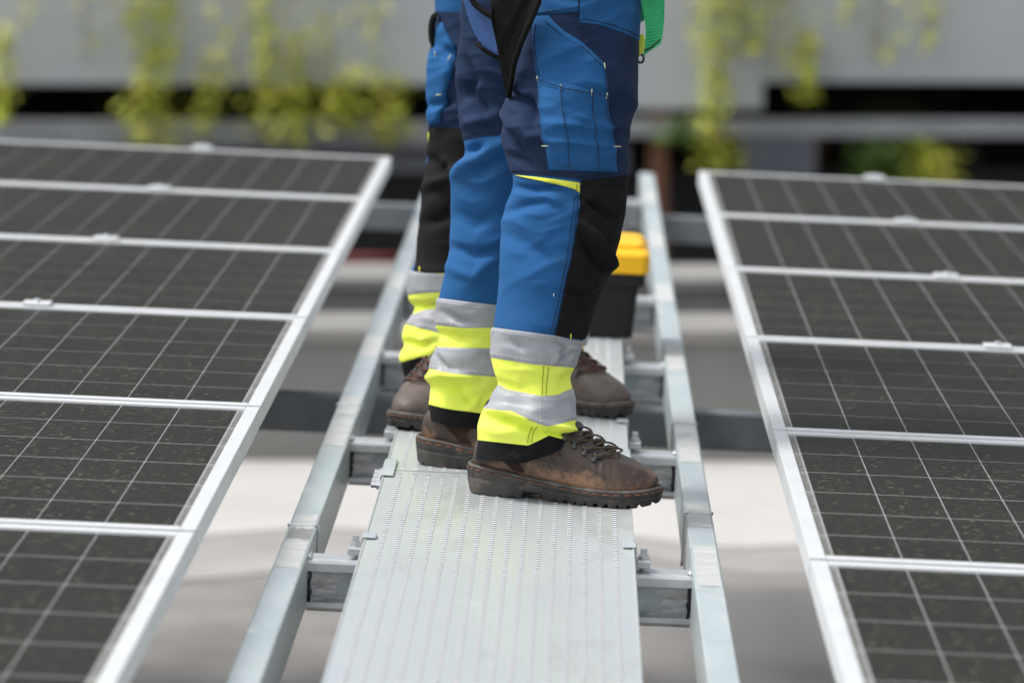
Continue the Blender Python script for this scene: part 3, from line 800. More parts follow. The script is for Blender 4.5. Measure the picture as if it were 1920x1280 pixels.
def panel(side, k, label):
    # side -1: mirrored in x so that panel x runs away from the walkway
    x0 = LEFT_X if side < 0 else RIGHT_X
    y0 = YS0 + PP * k + 0.010
    p = empty('solar_panel', (x0, y0, PZ))
    def put(name, me, loc=(0, 0, 0)):
        o = new_obj(name, me, p, loc)
        return o
    for me in bars:
        o = put('frame_side', me); o.scale.x = side
    for nm, me in (('backsheet', back_me), ('glass_pane', glass_me)):
        o = put(nm, me); o.scale.x = side
    for j in range(6):
        o = put('edge_strip', strip_me, (0, 0.024 + 0.1815 * j + 0.006, 0)); o.scale.x = side
        for i in range(24):
            cx = 0.0350 + CW / 2 + 0.0925 * i + (0.012 if i >= 12 else 0) 
            put('cell', cell_me, (side * cx, 0.024 + 0.0905 + 0.1815 * j, -0.0044))
    tag(p, label, 'solar panel', 'solar panels in two rows beside the walkway', deck=True)
ORD = ['nearest', 'second nearest', 'third nearest', 'fourth nearest', 'fifth nearest', 'farthest']
for i in range(6):
    panel(-1, i - 1, f'{ORD[i]} black solar panel of the row left of the walkway')
    panel(1, i - 1, f'{ORD[i]} black solar panel of the row right of the walkway')
# mounting rails and clamps
def mount_rail(x, label):
    me = mesh('mounting_rail', *box_data((-0.02, 0, -0.045), (0.02, PP * 6 + 0.1, 0)), M_ALU); bevel_mesh(me, 0.003, 1)
    r = new_obj('mounting_rail', me, None, (x, YS0 - PP - 0.04, PZ - FH - 0.001)); tag(r, label, 'rail', 'aluminium rails under the panels', deck=True)
    # brackets down to the beams
    for yb_ in (atz(600, 741, ZB_).y, atz(740, 384, ZB_).y if False else atz(600, 741, ZB_).y - 3.0):
        pass
for side, x0, lab in ((-1, LEFT_X, 'left'), (1, RIGHT_X, 'right')):
    for d, w in ((0.50, 'near edge'), (1.80, 'far edge')):
        mount_rail(x0 + side * d, f'aluminium mounting rail beneath the {lab} panel row, {w}')
for side, x0, d0 in ((-1, LEFT_X, 0.505), (1, RIGHT_X, 0.468)):
    nm = 'left' if side < 0 else 'right'
    for k in range(6):
        y = YS0 + PP * k
        c = empty('panel_clamp', (x0 + side * d0, y, PZ))
        me = mesh('cap', *box_data((-0.026, -0.024, 0.0008), (0.026, 0.024, 0.0065)), M_ALU); bevel_mesh(me, 0.002, 2); new_obj('cap', me, c)
        V, F = tube_data([(0, 0, 0.006), (0, 0, 0.012)], 0.007, 6); new_obj('bolt', mesh('bolt', V, F, M_ZINC2), c)
        me = mesh('stem', *box_data((-0.018, -0.006, -0.034), (0.018, 0.006, 0.0008)), M_ALU); new_obj('stem', me, c)
        tag(c, f'{ORD[k]} aluminium clamp on the panel seams of the {nm} row', 'clamp', 'clamps on the panel seams', deck=True)
# riser blocks carrying the mounting rails on the cross beams
for side, x0 in ((-1, LEFT_X), (1, RIGHT_X)):
    nm = 'left' if side < 0 else 'right'
    for d, w in ((0.50, 'inner'), (1.80, 'outer')):
        for yb_, q in ((atz(600, 741, ZB_).y, 'middle'), (atz(600, 741, ZB_).y - 3.98, 'nearest')):
            x = x0 + side * d
            me = mesh('rail_riser', *box_data((-0.03, 0, 0), (0.03, 0.05, (PZ - FH - 0.047) - ZB_)), M_ZINC); bevel_mesh(me, 0.002, 1)
            o = new_obj('rail_riser', me, None, (x, yb_ + 0.004, ZB_ + 0.0005))
            tag(o, f'steel riser on the {q} cross beam under the {nm} row, {w} side', 'bracket', 'risers between beams and panel rails', deck=True)

# ------------------------------------------------------------------ toolbox
def toolbox():
    p = atz(1085, 632, 0)
    t = empty('toolbox', (p.x, p.y, 0))
    s = p.y / FPX * 1.006
    def ring(hw, y0, y1, z, c=0.012):
        return [(-hw + c, y0, z), (hw - c, y0, z), (hw, y0 + c, z), (hw, y1 - c, z), (hw - c, y1, z), (-hw + c, y1, z), (-hw, y1 - c, z), (-hw, y0 + c, z)]
    def loft(name, rings, m, parent):
        V, F = [], []
        for r in rings: V += r
        n = 8
        for i in range(len(rings) - 1):
            for k in range(n): F.append((i * n + k, i * n + (k + 1) % n, (i + 1) * n + (k + 1) % n, (i + 1) * n + k))
        F += [tuple(range(n - 1, -1, -1)), tuple((len(rings) - 1) * n + k for k in range(n))]
        me = mesh(name, V, F, m); bevel_mesh(me, 0.002, 2)
        return new_obj(name, me, parent)
    zl = 124 * s
    body = loft('body', [ring(100 * s, 0, .25, 0.001), ring(108 * s, -.004, .254, zl - 26 * s), ring(119 * s, -.012, .262, zl - 24 * s), ring(121 * s, -.013, .263, zl)], M_KPLAST, t)
    lid = loft('lid', [ring(126 * s, -.016, .266, zl + .0005), ring(127 * s, -.016, .266, zl + 34 * s), ring(124 * s, -.012, .262, zl + 40 * s), ring(119 * s, -.002, .252, zl + 44 * s)], M_YPLAST, t)
    loft('lid_hump', [ring(117 * s, .02, .23, zl + 44.5 * s), ring(115 * s, .024, .226, zl + 54 * s), ring(108 * s, .04, .20, zl + 58 * s)], M_YPLAST, lid)
    # carrying handle folded on the lid, latches on the end
    pts = [(-.06, .05, zl + 56 * s), (-.06, .07, zl + 62 * s), (-.06, .09, zl + 63 * s), (-.06, .15, zl + 63 * s), (-.06, .17, zl + 62 * s), (-.06, .19, zl + 56 * s)]
    tube('handle', pts, 0.011, M_KPLAST, t, 10)
    me = mesh('latch', *box_data((-0.022, -.030, zl - 14 * s), (0.022, -.0175, zl + 20 * s)), M_YPLAST); bevel_mesh(me, 0.003, 2); new_obj('latch', me, t)
    tag(t, 'black plastic toolbox with yellow lid standing on the walkway behind the workers', 'toolbox', deck=True)
toolbox()

# ------------------------------------------------------------------ boots
def closed_cr(pts, n):
    K = len(pts); out = []
    for i in range(n):
        u = i / n * K; k = int(u); t = u - k
        p0, p1, p2, p3 = (Vector(pts[(k + j) % K]) for j in (-1, 0, 1, 2))
        out.append(0.5 * ((2 * p1) + (p2 - p0) * t + (2 * p0 - 5 * p1 + 4 * p2 - p3) * t * t + (3 * p1 - p0 - 3 * p2 + p3) * t ** 3))
    return out
OUT = [(0.001, 0.0), (0.006, -0.020), (0.026, -0.035), (0.060, -0.038), (0.100, -0.037), (0.140, -0.040), (0.180, -0.047), (0.215, -0.051), (0.250, -0.047), (0.280, -0.033), (0.298, -0.014), (0.303, 0.006),
       (0.297, 0.024), (0.280, 0.038), (0.250, 0.046), (0.215, 0.046), (0.180, 0.041), (0.140, 0.035), (0.100, 0.034), (0.060, 0.036), (0.026, 0.034), (0.006, 0.020)]
NB = 240
OUTL = closed_cr(OUT, NB)
def outward(i):
    a, b = OUTL[(i - 1) % NB], OUTL[(i + 1) % NB]
    t = (b - a).normalized()
    return Vector((t.y, -t.x)) * 1.0
_c = Vector((0.15, 0))
SG = 1 if outward(60).dot(OUTL[60] - _c) > 0 else -1
NRM = [outward(i) * SG for i in range(NB)]
ZTOP = [(0, 0.045), (0.05, 0.041), (0.10, 0.034), (0.15, 0.029), (0.20, 0.0255), (0.25, 0.025), (0.28, 0.027), (0.305, 0.031)]
def ztop(x): return smooth_interp([a for a, _ in ZTOP], [b for _, b in ZTOP], x)
def upper_pt(i, t, bulge=0.0):
    p = OUTL[i]; n = NRM[i]
    phi = math.atan2(p.y / 0.047, (p.x - 0.145) / 0.155)
    c = max(0, math.cos(phi)); hb = max(0, -math.cos(phi))
    q = p - n * 0.0055
    P0 = Vector((q.x, q.y, ztop(p.x) - 0.002))
    P3 = Vector((0.084 + 0.066 * math.cos(phi), 0.036 * math.sin(phi), 0.108 + 0.022 * math.cos(phi)))
    d = (P3 - P0).xy
    P1 = Vector((q.x + n.x * (0.002 + 0.012 * c), q.y + n.y * 0.005, P0.z + 0.024 + 0.020 * c))
    P2 = Vector((q.x + d.x * (0.5 + 0.06 * c ** 2), q.y + d.y * (0.42), 0.084 - 0.029 * c ** 2))
    s = 1 - t
    return P0 * s ** 3 + P1 * (3 * s * s * t) + P2 * (3 * s * t * t) + P3 * t ** 3
def on_upper(i, t, off=0.001):
    i = int(i) % NB
    p = upper_pt(i, t)
    du = upper_pt((i + 2) % NB, t) - upper_pt((i - 2) % NB, t)
    dv = upper_pt(i, min(1, t + 0.01)) - upper_pt(i, max(0, t - 0.01))
    nn = du.cross(dv).normalized()
    if nn.dot(p - Vector((0.12, 0, 0.05))) < 0: nn = -nn
    return p + nn * off
# shared boot meshes
T_STEPS = 34
V = []; F = []
for j in range(T_STEPS + 1):
    for i in range(NB):
        t = j / T_STEPS
        p = upper_pt(i, t)
        # flex creases across the vamp and a soft puckering of the leather
        cr = math.exp(-((p.x - 0.215) / 0.022) ** 2) * math.sin(p.x * 560 + p.y * 60) * 0.0009
        cr += 0.0012 * noise.noise(Vector((p.x * 45, p.y * 45, p.z * 45)))
        nrm = (p - Vector((min(p.x, 0.2), 0, 0.03))).normalized()
        V.append(p + nrm * cr * (1 if t > 0.1 else 0.3))
for j in range(T_STEPS):
    for i in range(NB):
        F.append((j * NB + i, j * NB + (i + 1) % NB, (j + 1) * NB + (i + 1) % NB, (j + 1) * NB + i))
UPPER = mesh('boot', V, F, M_LEATHER, True)
# sole
def zbot(i):
    p = OUTL[i]; x = p.x
    if x > 0.272: z = 0.0065 * ((x - 0.272) / 0.031) ** 1.4
    elif x < 0.014: z = 0.005 * (1 - x / 0.014)
    else: z = 0.0
    if 0.097 < x < 0.128: z = 0.011
    elif x >= 0.128:
        if ((x - 0.131) % 0.0165) < 0.0042: z += 0.0048
    else:
        if ((x + 0.004) % 0.021) < 0.0028: z += 0.0026
    return z
V = []; F = []
prof = [(-0.0015, 0.0), (-0.0005, 0.12), (0.0015, 0.45), (0.0022, 0.60), (0.0008, 0.64), (0.0024, 0.68), (0.0030, 0.86), (0.0026, 1.0)]
for off, f in prof:
    for i in range(NB):
        p = OUTL[i] + NRM[i] * off; zt_ = ztop(OUTL[i].x) - 0.004; zb_ = zbot(i)
        wob = 0.0007 * noise.noise(Vector((p.x * 90, p.y * 90, f * 3)))
        V.append((p.x + NRM[i].x * wob, p.y + NRM[i].y * wob, zb_ + (zt_ - zb_) * f))
for j in range(len(prof) - 1):
    for i in range(NB):
        F.append((j * NB + i, j * NB + (i + 1) % NB, (j + 1) * NB + (i + 1) % NB, (j + 1) * NB + i))
k0 = len(V)
for i in range(NB):
    p = OUTL[i] * 1.0 - NRM[i] * 0.016
    V.append((p.x, p.y, zbot(i) + (0.004 if True else 0)))
for i in range(NB):
    F.append((i, k0 + i, k0 + (i + 1) % NB, (i + 1) % NB))
V.append((0.15, 0, 0.006)); kc = len(V) - 1
for i in range(NB): F.append((k0 + i, kc, k0 + (i + 1) % NB))
SOLE = mesh('sole', V, F, M_RUBBER, False)
SOLE.polygons.foreach_set('use_smooth', [True] * len(SOLE.polygons))
for poly in SOLE.polygons:
    if poly.index < NB or poly.index >= NB * (len(prof) - 1): poly.use_smooth = False
V, F = tube_data([Vector((*(OUTL[i] + NRM[i] * (-0.0008)), ztop(OUTL[i].x) - 0.0018)) for i in range(0, NB, 2)], 0.0034, 8, True)
WELT = mesh('welt', V, F, M_WELT, True)
parts = []
for i in range(0, NB, 5):
    a = [Vector((*(OUTL[(i + q) % NB] + NRM[(i + q) % NB] * 0.0032), ztop(OUTL[(i + q) % NB].x) - 0.0052)) for q in (0, 1, 2, 3)]
    parts.append(tube_data(a, 0.0007, 5))
STITCH = mesh('stitching', *join_data(parts), M_STITCH, True)
# outline index helpers: side -1 (outer) has y<0
def idx_at(x, side):
    best = min((abs(OUTL[i].x - x) + (10 if OUTL[i].y * side < 0 else 0), i) for i in range(NB))
    return best[1]
SEAMS = {}
for side in (-1, 1):
    lines = []
    # heel counter, ankle inset, quarter panels
    for pts in ([(0.028, 0.62), (0.050, 0.48), (0.062, 0.30), (0.078, 0.10)], [(0.115, 0.55), (0.104, 0.44), (0.094, 0.28), (0.098, 0.10)],
                [(0.165, 0.60), (0.135, 0.42), (0.118, 0.30), (0.150, 0.12), (0.163, 0.16), (0.160, 0.45), (0.165, 0.60)],
                [(0.185, 0.58), (0.180, 0.20), (0.196, 0.10), (0.222, 0.13), (0.240, 0.25), (0.208, 0.45), (0.185, 0.58)]):
        pp = []
        for (xa, ta), (xb, tb) in zip(pts[:-1], pts[1:]):
            for q in np.linspace(0, 1, 7)[:-1]:
                pp.append(on_upper(idx_at(xa + (xb - xa) * q, side), ta + (tb - ta) * q, 0.0002))
        pp.append(on_upper(idx_at(pts[-1][0], side), pts[-1][1], 0.0002))
        lines.append(pp)
    SEAMS[side] = lines
def seam_mesh(name, lines, r, m): return mesh(name, *join_data([tube_data(l, r, 5) for l in lines]), m, True)
SEAM_T = [mesh('seam', *tube_data(l, 0.0008, 5), M_TAN, True) for s in (-1, 1) for l in SEAMS[s][:2]]
SEAM_D = [mesh('seam', *tube_data(l, 0.0004, 5), M_LEATHER, True) for s in (-1, 1) for l in SEAMS[s][2:]]
# suede ankle inset between the two tan edges
INSET = []
for side in (-1, 1):
    V, F = [], []
    rows = 14
    for r_ in range(rows + 1):
        t = 0.62 - 0.52 * r_ / rows
        xa = np.interp(t, [0.10, 0.30, 0.48, 0.62], [0.078, 0.062, 0.050, 0.028]); xb = np.interp(t, [0.10, 0.28, 0.44, 0.55, 0.62], [0.098, 0.094, 0.104, 0.115, 0.125])
        for c in range(7):
            V.append(on_upper(idx_at(xa + (xb - xa) * c / 6, side), t, 0.0007))
    for r_ in range(rows):
        for c in range(6): F.append((r_ * 7 + c, r_ * 7 + c + 1, (r_ + 1) * 7 + c + 1, (r_ + 1) * 7 + c))
    INSET.append(mesh('ankle_inset', V, F, M_SUEDE, True))
# tongue pads and laces on the instep
toe_i = min(range(NB), key=lambda i: -OUTL[i].x)
def ridge(t, off=0.0): return on_upper(toe_i, t, off)
PADS = []
for t in (0.66, 0.75, 0.83, 0.91, 0.98):
    a = ridge(t, 0.002)
    bm = bmesh.new(); bmesh.ops.create_uvsphere(bm, u_segments=16, v_segments=10, radius=1.0)
    tan = (ridge(min(1, t + .03)) - ridge(t - .03)).normalized()
    ang = math.atan2(tan.z, -tan.x)
    mx = Matrix.Translation(a) @ Matrix.Rotation(ang, 4, 'Y') @ Matrix.Diagonal((0.0085, 0.015, 0.0055, 1))
    bm.transform(mx); me = bpy.data.meshes.new('tongue_pad'); bm.to_mesh(me); bm.free(); me.materials.append(M_TONGUE)
    me.polygons.foreach_set('use_smooth', [True] * len(me.polygons)); PADS.append(me)
def side_pt(t, side, lat):
    a = ridge(t, 0.0)
    # walk round the collar lines sideways to reach the eyelet row
    i = (toe_i + int(lat * (1 if OUTL[(toe_i + 10) % NB].y * side > 0 else -1))) % NB
    return on_upper(i, t, 0.0018)
EY, HOOKP = [], {}
LAT = 25
def eyelet_t(x, side):
    best = min(np.linspace(0.3, 0.98, 69), key=lambda t: abs(side_pt(t, side, LAT).x - x))
    return float(best)
EX = [0.212, 0.193, 0.174, 0.156]
ETS = {(sd, k): eyelet_t(EX[k], sd) for sd in (-1, 1) for k in range(4)}
for side in (-1, 1):
    for k in range(4):
        t = ETS[(side, k)]; lat = LAT
        c = side_pt(t, side, lat); HOOKP[(side, k)] = c
        low = side_pt(t - 0.06, side, lat + 6)
        dn = (low - c).normalized()
        out_ = (on_upper((toe_i + int(lat * (1 if OUTL[(toe_i + 10) % NB].y * side > 0 else -1))) % NB, t, 0.01) - c).normalized()
        ring = []
        u = dn; w = out_.cross(u).normalized()
        for a in np.linspace(0, 2 * math.pi, 13)[:-1]:
            ring.append(c + u * (0.0050 * math.cos(a)) + w * (0.0062 * math.sin(a)) + out_ * 0.0022)
        d1 = tube_data(ring, 0.0013, 6, True)
        d2 = tube_data([c + u * 0.0105 - out_ * 0.001, c + u * 0.0105 + out_ * 0.0016, c + u * 0.0105 + out_ * 0.0026], 0.004, 10, rs=[0.0044, 0.0044, 0.003])
        d3 = tube_data([c + u * 0.003 + out_ * 0.001, c + u * 0.011 + out_ * 0.0012], 0.0026, 6)
        EY.append(mesh('lace_hook', *join_data([d1, d2, d3]), M_IRON, True))
SGN = 1 if OUTL[(toe_i + 10) % NB].y > 0 else -1
def lace_over(ta, tb, lift=0.0045, r=0.0016):
    """lace running over the instep from the +y eyelet at ta to the -y eyelet at tb"""
    pts = []
    for q in np.linspace(-1, 1, 21):
        i = int(round(toe_i + SGN * LAT * -q)) % NB
        t = ta + (tb - ta) * (q + 1) / 2
        pts.append(on_upper(i, t, 0.0030 + lift * (1 - q * q)))
    return tube_data(pts, r, 7)
ds = []
for k in range(4):
    if k == 0: ds.append(lace_over(ETS[(1, k)], ETS[(-1, k)], 0.004))
    if k < 3:
        ds.append(lace_over(ETS[(1, k)], ETS[(-1, k + 1)], 0.0045)); ds.append(lace_over(ETS[(1, k + 1)], ETS[(-1, k)], 0.0060))
    for sd in (-1, 1):
        P = HOOKP[(sd, k)]
        ds.append(tube_data([P + Vector((-0.006, sd * 0.002, 0.001)), P + Vector((-0.001, sd * 0.004, 0.001)), P + Vector((0.005, sd * 0.003, 0.0))], 0.0020, 7))
LACE_ME = mesh('lace', *join_data(ds), M_LACE, True)
LACE_ME2 = LACE_ME.copy(); LACE_ME2.materials[0] = M_LACER
UPPER2 = UPPER.copy(); UPPER2.materials[0] = M_LEATHER2

def boot(parent, heel, toe, red=False, flip=1, scale=None, label=None):
    heel, toe = Vector(heel), Vector(toe)
    d = toe - heel; d.z = 0
    b = new_obj('boot', UPPER2 if red else UPPER, parent)
    s = scale or d.length / 0.304
    b.matrix_local = Matrix.Translation((heel.x, heel.y, 0.0012)) @ Matrix.Rotation(math.atan2(d.y, d.x), 4, 'Z') @ Matrix.Diagonal((s, s * flip, s, 1))
    for nm, me in [('sole', SOLE), ('welt', WELT), ('lace', LACE_ME2 if red else LACE_ME)] + [('lace_hook', e) for e in EY] + [('tongue_pad', e) for e in PADS] + [('seam', e) for e in SEAM_T + SEAM_D] + [('ankle_inset', e) for e in INSET]:
        new_obj(nm, me, b)
    st = new_obj('stitching', STITCH, b); st['kind'] = 'stuff'
    if label: b['label'] = label
    return b

# ------------------------------------------------------------------ trouser legs
class Leg:
    def __init__(self, rows, Yf, amp, seed, ridges=(), depth=0.92):
        self.y = [r[0] for r in rows]
        self.c = [(r[1] + r[2]) / 2 for r in rows]
        self.h = [(r[2] - r[1]) / 2 for r in rows]
        self.Yf = Yf; self.amp = amp; self.seed = seed; self.rid = ridges; self.depth = depth
    def xc(self, y): return smooth_interp(self.y, self.c, y)
    def hw(self, y): return smooth_interp(self.y, self.h, y)
    def theta(self, x, y):
        return math.asin(max(-1, min(1, (x - self.xc(y)) / self.hw(y))))
    def disp(self, th, y, x):
        a = interp(self.amp, y)
        m = FPX / self.Yf(y)
        sn, cs = math.sin(th), math.cos(th)
        q = Vector((sn * 0.9 + self.seed, cs * 0.9, y / 150.0))
        wv = noise.noise(q)
        d = a * 1.1 * noise.noise(Vector((sn * 1.2 + self.seed * 2, cs * 1.2, y / 105.0)))
        for kk, (per, sl, ph0) in enumerate(((62.0, 1.5, 0.0), (88.0, -1.9, 2.1), (38.0, 1.0, 4.0))):
            md = noise.noise(Vector((sn * 1.1 + self.seed * (3 + kk), cs * 1.1, y / 90.0 + 7 * kk))) + 0.12
            if md > 0:
                ph = math.pi * y / per + sl * math.sin(th + ph0 + self.seed) + 2.6 * wv
                d += a * (2.6, 2.2, 1.6)[kk] * (0.25 + 0.75 * cs * cs) * min(md, 0.45) * ((1 - abs(math.sin(ph))) ** 1.5 - 0.35)
        cz = math.cos(th)
        if cz > -0.2:
            wgt = min(1, (cz + 0.2) / 0.35)
            for r in self.rid:
                pts, am, w = r
                if y < r[0][0][1] - 70 and y < r[0][-1][1] - 70: continue
                best = 1e9; bt = 0
                n = len(pts) - 1
                for i in range(n):
                    (x1, y1), (x2, y2) = pts[i], pts[i + 1]
                    dx, dy = x2 - x1, y2 - y1
                    t = ((x - x1) * dx + (y - y1) * dy) / (dx * dx + dy * dy)
                    t = max(0, min(1, t))
                    dd = math.hypot(x - x1 - dx * t, y - y1 - dy * t)
                    if dd < best: best = dd; bt = (i + t) / n
                if best < 3 * w:
                    d += 2.3 * am * wgt * math.exp(-(best / w) ** 2) * (0.35 + 0.65 * math.sin(math.pi * min(1, max(0, bt))) )
        return d
    def pt(self, th, y, off=0.0):
        hw = self.hw(y); x = self.xc(y) + hw * math.sin(th)
        Y = self.Yf(y); s = Y / FPX
        d = self.disp(th, y, x) + off
        k = (hw * s + d) / (hw * s)
        p = at(self.xc(y) + hw * k * math.sin(th), y, Y - hw * s * self.depth * k * math.cos(th))
        return p
    def px(self, x, y, off=0.0):
        return self.pt(self.theta(x, y), y, off)

NT = 120
def full_tube(leg, y0, y1, step, off):
    ys = np.arange(y0, y1 + step * 0.5, step)
    V = [leg.pt(2 * math.pi * k / NT, y, off) for y in ys for k in range(NT)]
    n = len(ys)
    F = [(j * NT + k, (j + 1) * NT + k, (j + 1) * NT + (k + 1) % NT, j * NT + (k + 1) % NT) for j in range(n - 1) for k in range(NT)]
    return V, F
def band(leg, name, top, bot, off, m, parent, rows=None, th0=0.0, th1=2 * math.pi, label=None):
    """ring of cloth between two pixel polylines y(x); wraps all round unless th0/th1 given"""
    mean = np.mean([p[1] for p in bot]) - np.mean([p[1] for p in top])
    rows = rows or max(4, int(mean / 3.0))
    closed = abs(th1 - th0 - 2 * math.pi) < 1e-6
    n = NT if closed else max(8, int(NT * (th1 - th0) / (2 * math.pi)))
    cols = n if closed else n + 1
    V = []
    for j in range(rows + 1):
        for k in range(cols):
            th = th0 + (th1 - th0) * k / n
            y = top[0][1] + (bot[0][1] - top[0][1]) * j / rows
            for _ in range(3):
                x = leg.xc(y) + leg.hw(y) * math.sin(th)
                y = interp(top, x) + (interp(bot, x) - interp(top, x)) * j / rows
            edge = 0.6 if j in (0, rows) else 1.0
            V.append(leg.pt(th, y, off * edge))
    F = []
    for j in range(rows):
        for k in range(n):
            k2 = (k + 1) % cols if closed else k + 1
            F.append((j * cols + k, (j + 1) * cols + k, (j + 1) * cols + k2, j * cols + k2))
    o = new_obj(name, mesh(name, V, F, m, True), parent)
    if label: o['label'] = label
    return o
def patch(leg, name, left, right, y0f, y1f, off, m, parent, cols=26, step=3.0, label=None, puff=0.0, tex=0.0):
    """cloth patch between two pixel edge polylines x(y); y0f/y1f may be functions of column fraction"""
    V = []
    rows = int(max(y1f(0.5) - y0f(0.5), 6) / step)
    for j in range(rows + 1):
        for k in range(cols + 1):
            u = k / cols
            y = y0f(u) + (y1f(u) - y0f(u)) * j / rows
            xl, xr = interp(left, y), interp(right, y)
            x = xl + (xr - xl) * u
            v = j / rows
            e = min(1, 6 * u * (1 - u)) * min(1, 6 * v * (1 - v))
            o_ = off * (0.35 + 0.65 * min(1, e * 3)) + puff * e
            if tex: o_ += tex * e * (noise.noise(Vector((x / 26, y / 26, leg.seed))) + 0.6 * (1 - abs(noise.noise(Vector((x / 30 + y / 60, y / 14, 3)))) * 3))
            V.append(leg.px(x, y, o_))
    W = cols + 1
    F = [(j * W + k, (j + 1) * W + k, (j + 1) * W + k + 1, j * W + k + 1) for j in range(rows) for k in range(cols)]
    # turn the hem under so that the patch has thickness
    rim = [k for k in range(W)] + [j * W + cols for j in range(1, rows + 1)] + [rows * W + k for k in range(cols - 1, -1, -1)] + [j * W for j in range(rows - 1, 0, -1)]
    n0 = len(V); cen = sum((Vector(v) for v in V), Vector()) / len(V)
    for i in rim:
        V.append(Vector(V[i]) + Vector((0, off * 1.1, 0)))
    K = len(rim)
    for q in range(K):
        F.append((rim[q], rim[(q + 1) % K], n0 + (q + 1) % K, n0 + q))
    o = new_obj(name, mesh(name, V, F, m, True), parent)
    if label: o['label'] = label
    return o
def seam(leg, pts, off, r, m, parent, name='seam', dash=None, step=4.0):
    P = []
    for (x1, y1), (x2, y2) in zip(pts[:-1], pts[1:]):
        n = max(1, int(math.hypot(x2 - x1, y2 - y1) / step))
        for k in range(n):
            t = k / n
            P.append(leg.px(x1 + (x2 - x1) * t, y1 + (y2 - y1) * t, off))
    P.append(leg.px(*pts[-1], off))
    if dash:
        ds = [tube_data(P[i:i + 2], r, 4) for i in range(0, len(P) - 1, 2)]
        o = new_obj(name, mesh(name, *join_data(ds), m, True), parent); o['kind'] = 'stuff'
        return o
    return tube(name, P, r, m, parent, 5)
def tack(leg, x, y, vert, parent, L=12, off=0.008, m=None):
    a = leg.px(x, y - (L / 2 if vert else 0), off); b = leg.px(x, y + (L / 2 if vert else 0), off)
    if not vert: a, b = leg.px(x - L / 2, y, off), leg.px(x + L / 2, y, off)
    tube('bar_tack', [a, a.lerp(b, 0.5), b], 0.0009, m or M_TACK, parent, 6)

def skin_body(name, verts, edges, radii, m, parent=None, sub=2):
    me = bpy.data.meshes.new(name)
    me.from_pydata([tuple(v) for v in verts], edges, [])
    me.materials.append(m)
    o = new_obj(name, me, parent)
    o.modifiers.new('skin', 'SKIN')
    for i, sv in enumerate(me.skin_vertices[0].data):
        rr = radii[i]
        sv.radius = rr if isinstance(rr, tuple) else (rr, rr)
        sv.use_root = (i == 0)
    s = o.modifiers.new('sub', 'SUBSURF'); s.levels = sub; s.render_levels = sub
    return o

# ---- ground contact points
NH, NTOE = atz(879, 919), atz(1237, 951)
YN = (NH.y + NTOE.y) / 2
HEAD = (NTOE - NH).normalized()
FHL = atz(783, 866); FTOE = FHL + HEAD * (NTOE - NH).length
YF = FHL.y - 0.01
P2TL = atz(748, 808); d2 = Vector((-0.42, -0.908, 0)); P2HL = P2TL - d2 * 0.304
P2TR = atz(1181, 786); d3 = Vector((0.78, -0.626, 0)); P2HR = P2TR - d3 * 0.304
YP2L = (P2HL + d2 * 0.08).y; YP2R = (P2HR + d3 * 0.08).y

def lin(a, ya, b, yb):
    return lambda y: a + (b - a) * max(0.0, min(1.0, (y - ya) / (yb - ya)))

# ================================================================== front worker
near = Leg([(-170, 985, 1205), (-60, 985, 1200), (0, 985, 1198), (60, 980, 1198), (110, 968, 1196), (170, 953, 1191), (200, 946, 1188), (228, 941, 1184), (260, 942, 1180), (300, 951, 1177), (330, 959, 1175),
            (360, 957, 1174), (385, 949, 1173), (405, 944, 1170), (440, 941, 1162), (480, 939, 1152), (505, 937, 1147), (520, 936, 1142), (545, 933, 1127), (575, 929, 1115), (600, 925, 1108), (625, 922, 1102), (640, 922, 1093), (665, 921, 1083), (690, 925, 1075),
            (705, 930, 1070), (722, 934, 1070), (740, 926, 1073), (760, 917, 1076), (772, 905, 1078), (790, 899, 1080), (810, 897, 1081), (824, 896, 1079), (840, 894, 1079), (870, 892, 1078)],
           lin(YN + 0.03, 0, YN + 0.005, 850), [(-100, .004), (100, .005), (200, .007), (330, .006), (420, .004), (600, .0028), (660, .003), (760, .005), (870, .003)], 1.3,
           ridges=[([(956, 172), (975, 190), (1000, 214)], -.010, 9), ([(948, 235), (968, 268), (992, 300)], -.009, 10), ([(975, 225), (1000, 255), (1018, 262)], .006, 9), ([(990, 180), (1004, 240)], -.006, 8), ([(960, 290), (1000, 315)], -.005, 8), ([(945, 210), (985, 262)], .006, 8),
                   ([(968, 352), (1000, 356), (1040, 352), (1066, 362)], -.006, 7), ([(948, 400), (985, 385), (1040, 378)], -.004, 9), ([(945, 440), (1010, 470), (1060, 520)], -.003, 14), ([(1020, 365), (1060, 385)], .004, 9),
                   ([(1096, 420), (1118, 455), (1148, 502)], .010, 8), ([(1090, 440), (1112, 480), (1138, 515)], -.006, 9), ([(1092, 372), (1120, 388), (1145, 410)], -.005, 6), ([(1062, 546), (1090, 552), (1116, 545)], -.004, 6), ([(1100, 560), (1080, 600)], -.003, 8), ([(1120, 520), (1095, 560)], .005, 9),
                   ([(930, 715), (950, 724), (990, 735)], -.004, 8), ([(918, 768), (950, 770), (990, 786), (1022, 803)], .010, 8), ([(935, 778), (975, 790), (1015, 812)], -.006, 8), ([(1012, 806), (1035, 808), (1078, 818)], -.008, 6), ([(905, 800), (940, 808), (980, 812)], .004, 12), ([(1030, 800), (1075, 806)], .006, 8),
                   ([(1040, 640), (1062, 650), (1050, 670)], -.004, 4), ([(1058, 646), (1075, 655), (1062, 680)], .004, 4), ([(1030, 655), (1045, 668), (1035, 682)], .003, 4), ([(1075, 660), (1052, 675)], -.004, 4), ([(965, 640), (985, 660)], -.003, 7),
                   ([(1068, 700), (1055, 722)], -.004, 8), ([(1098, 60), (1150, 130)], -.003, 14), ([(1150, 110), (1180, 200)], .003, 14)])
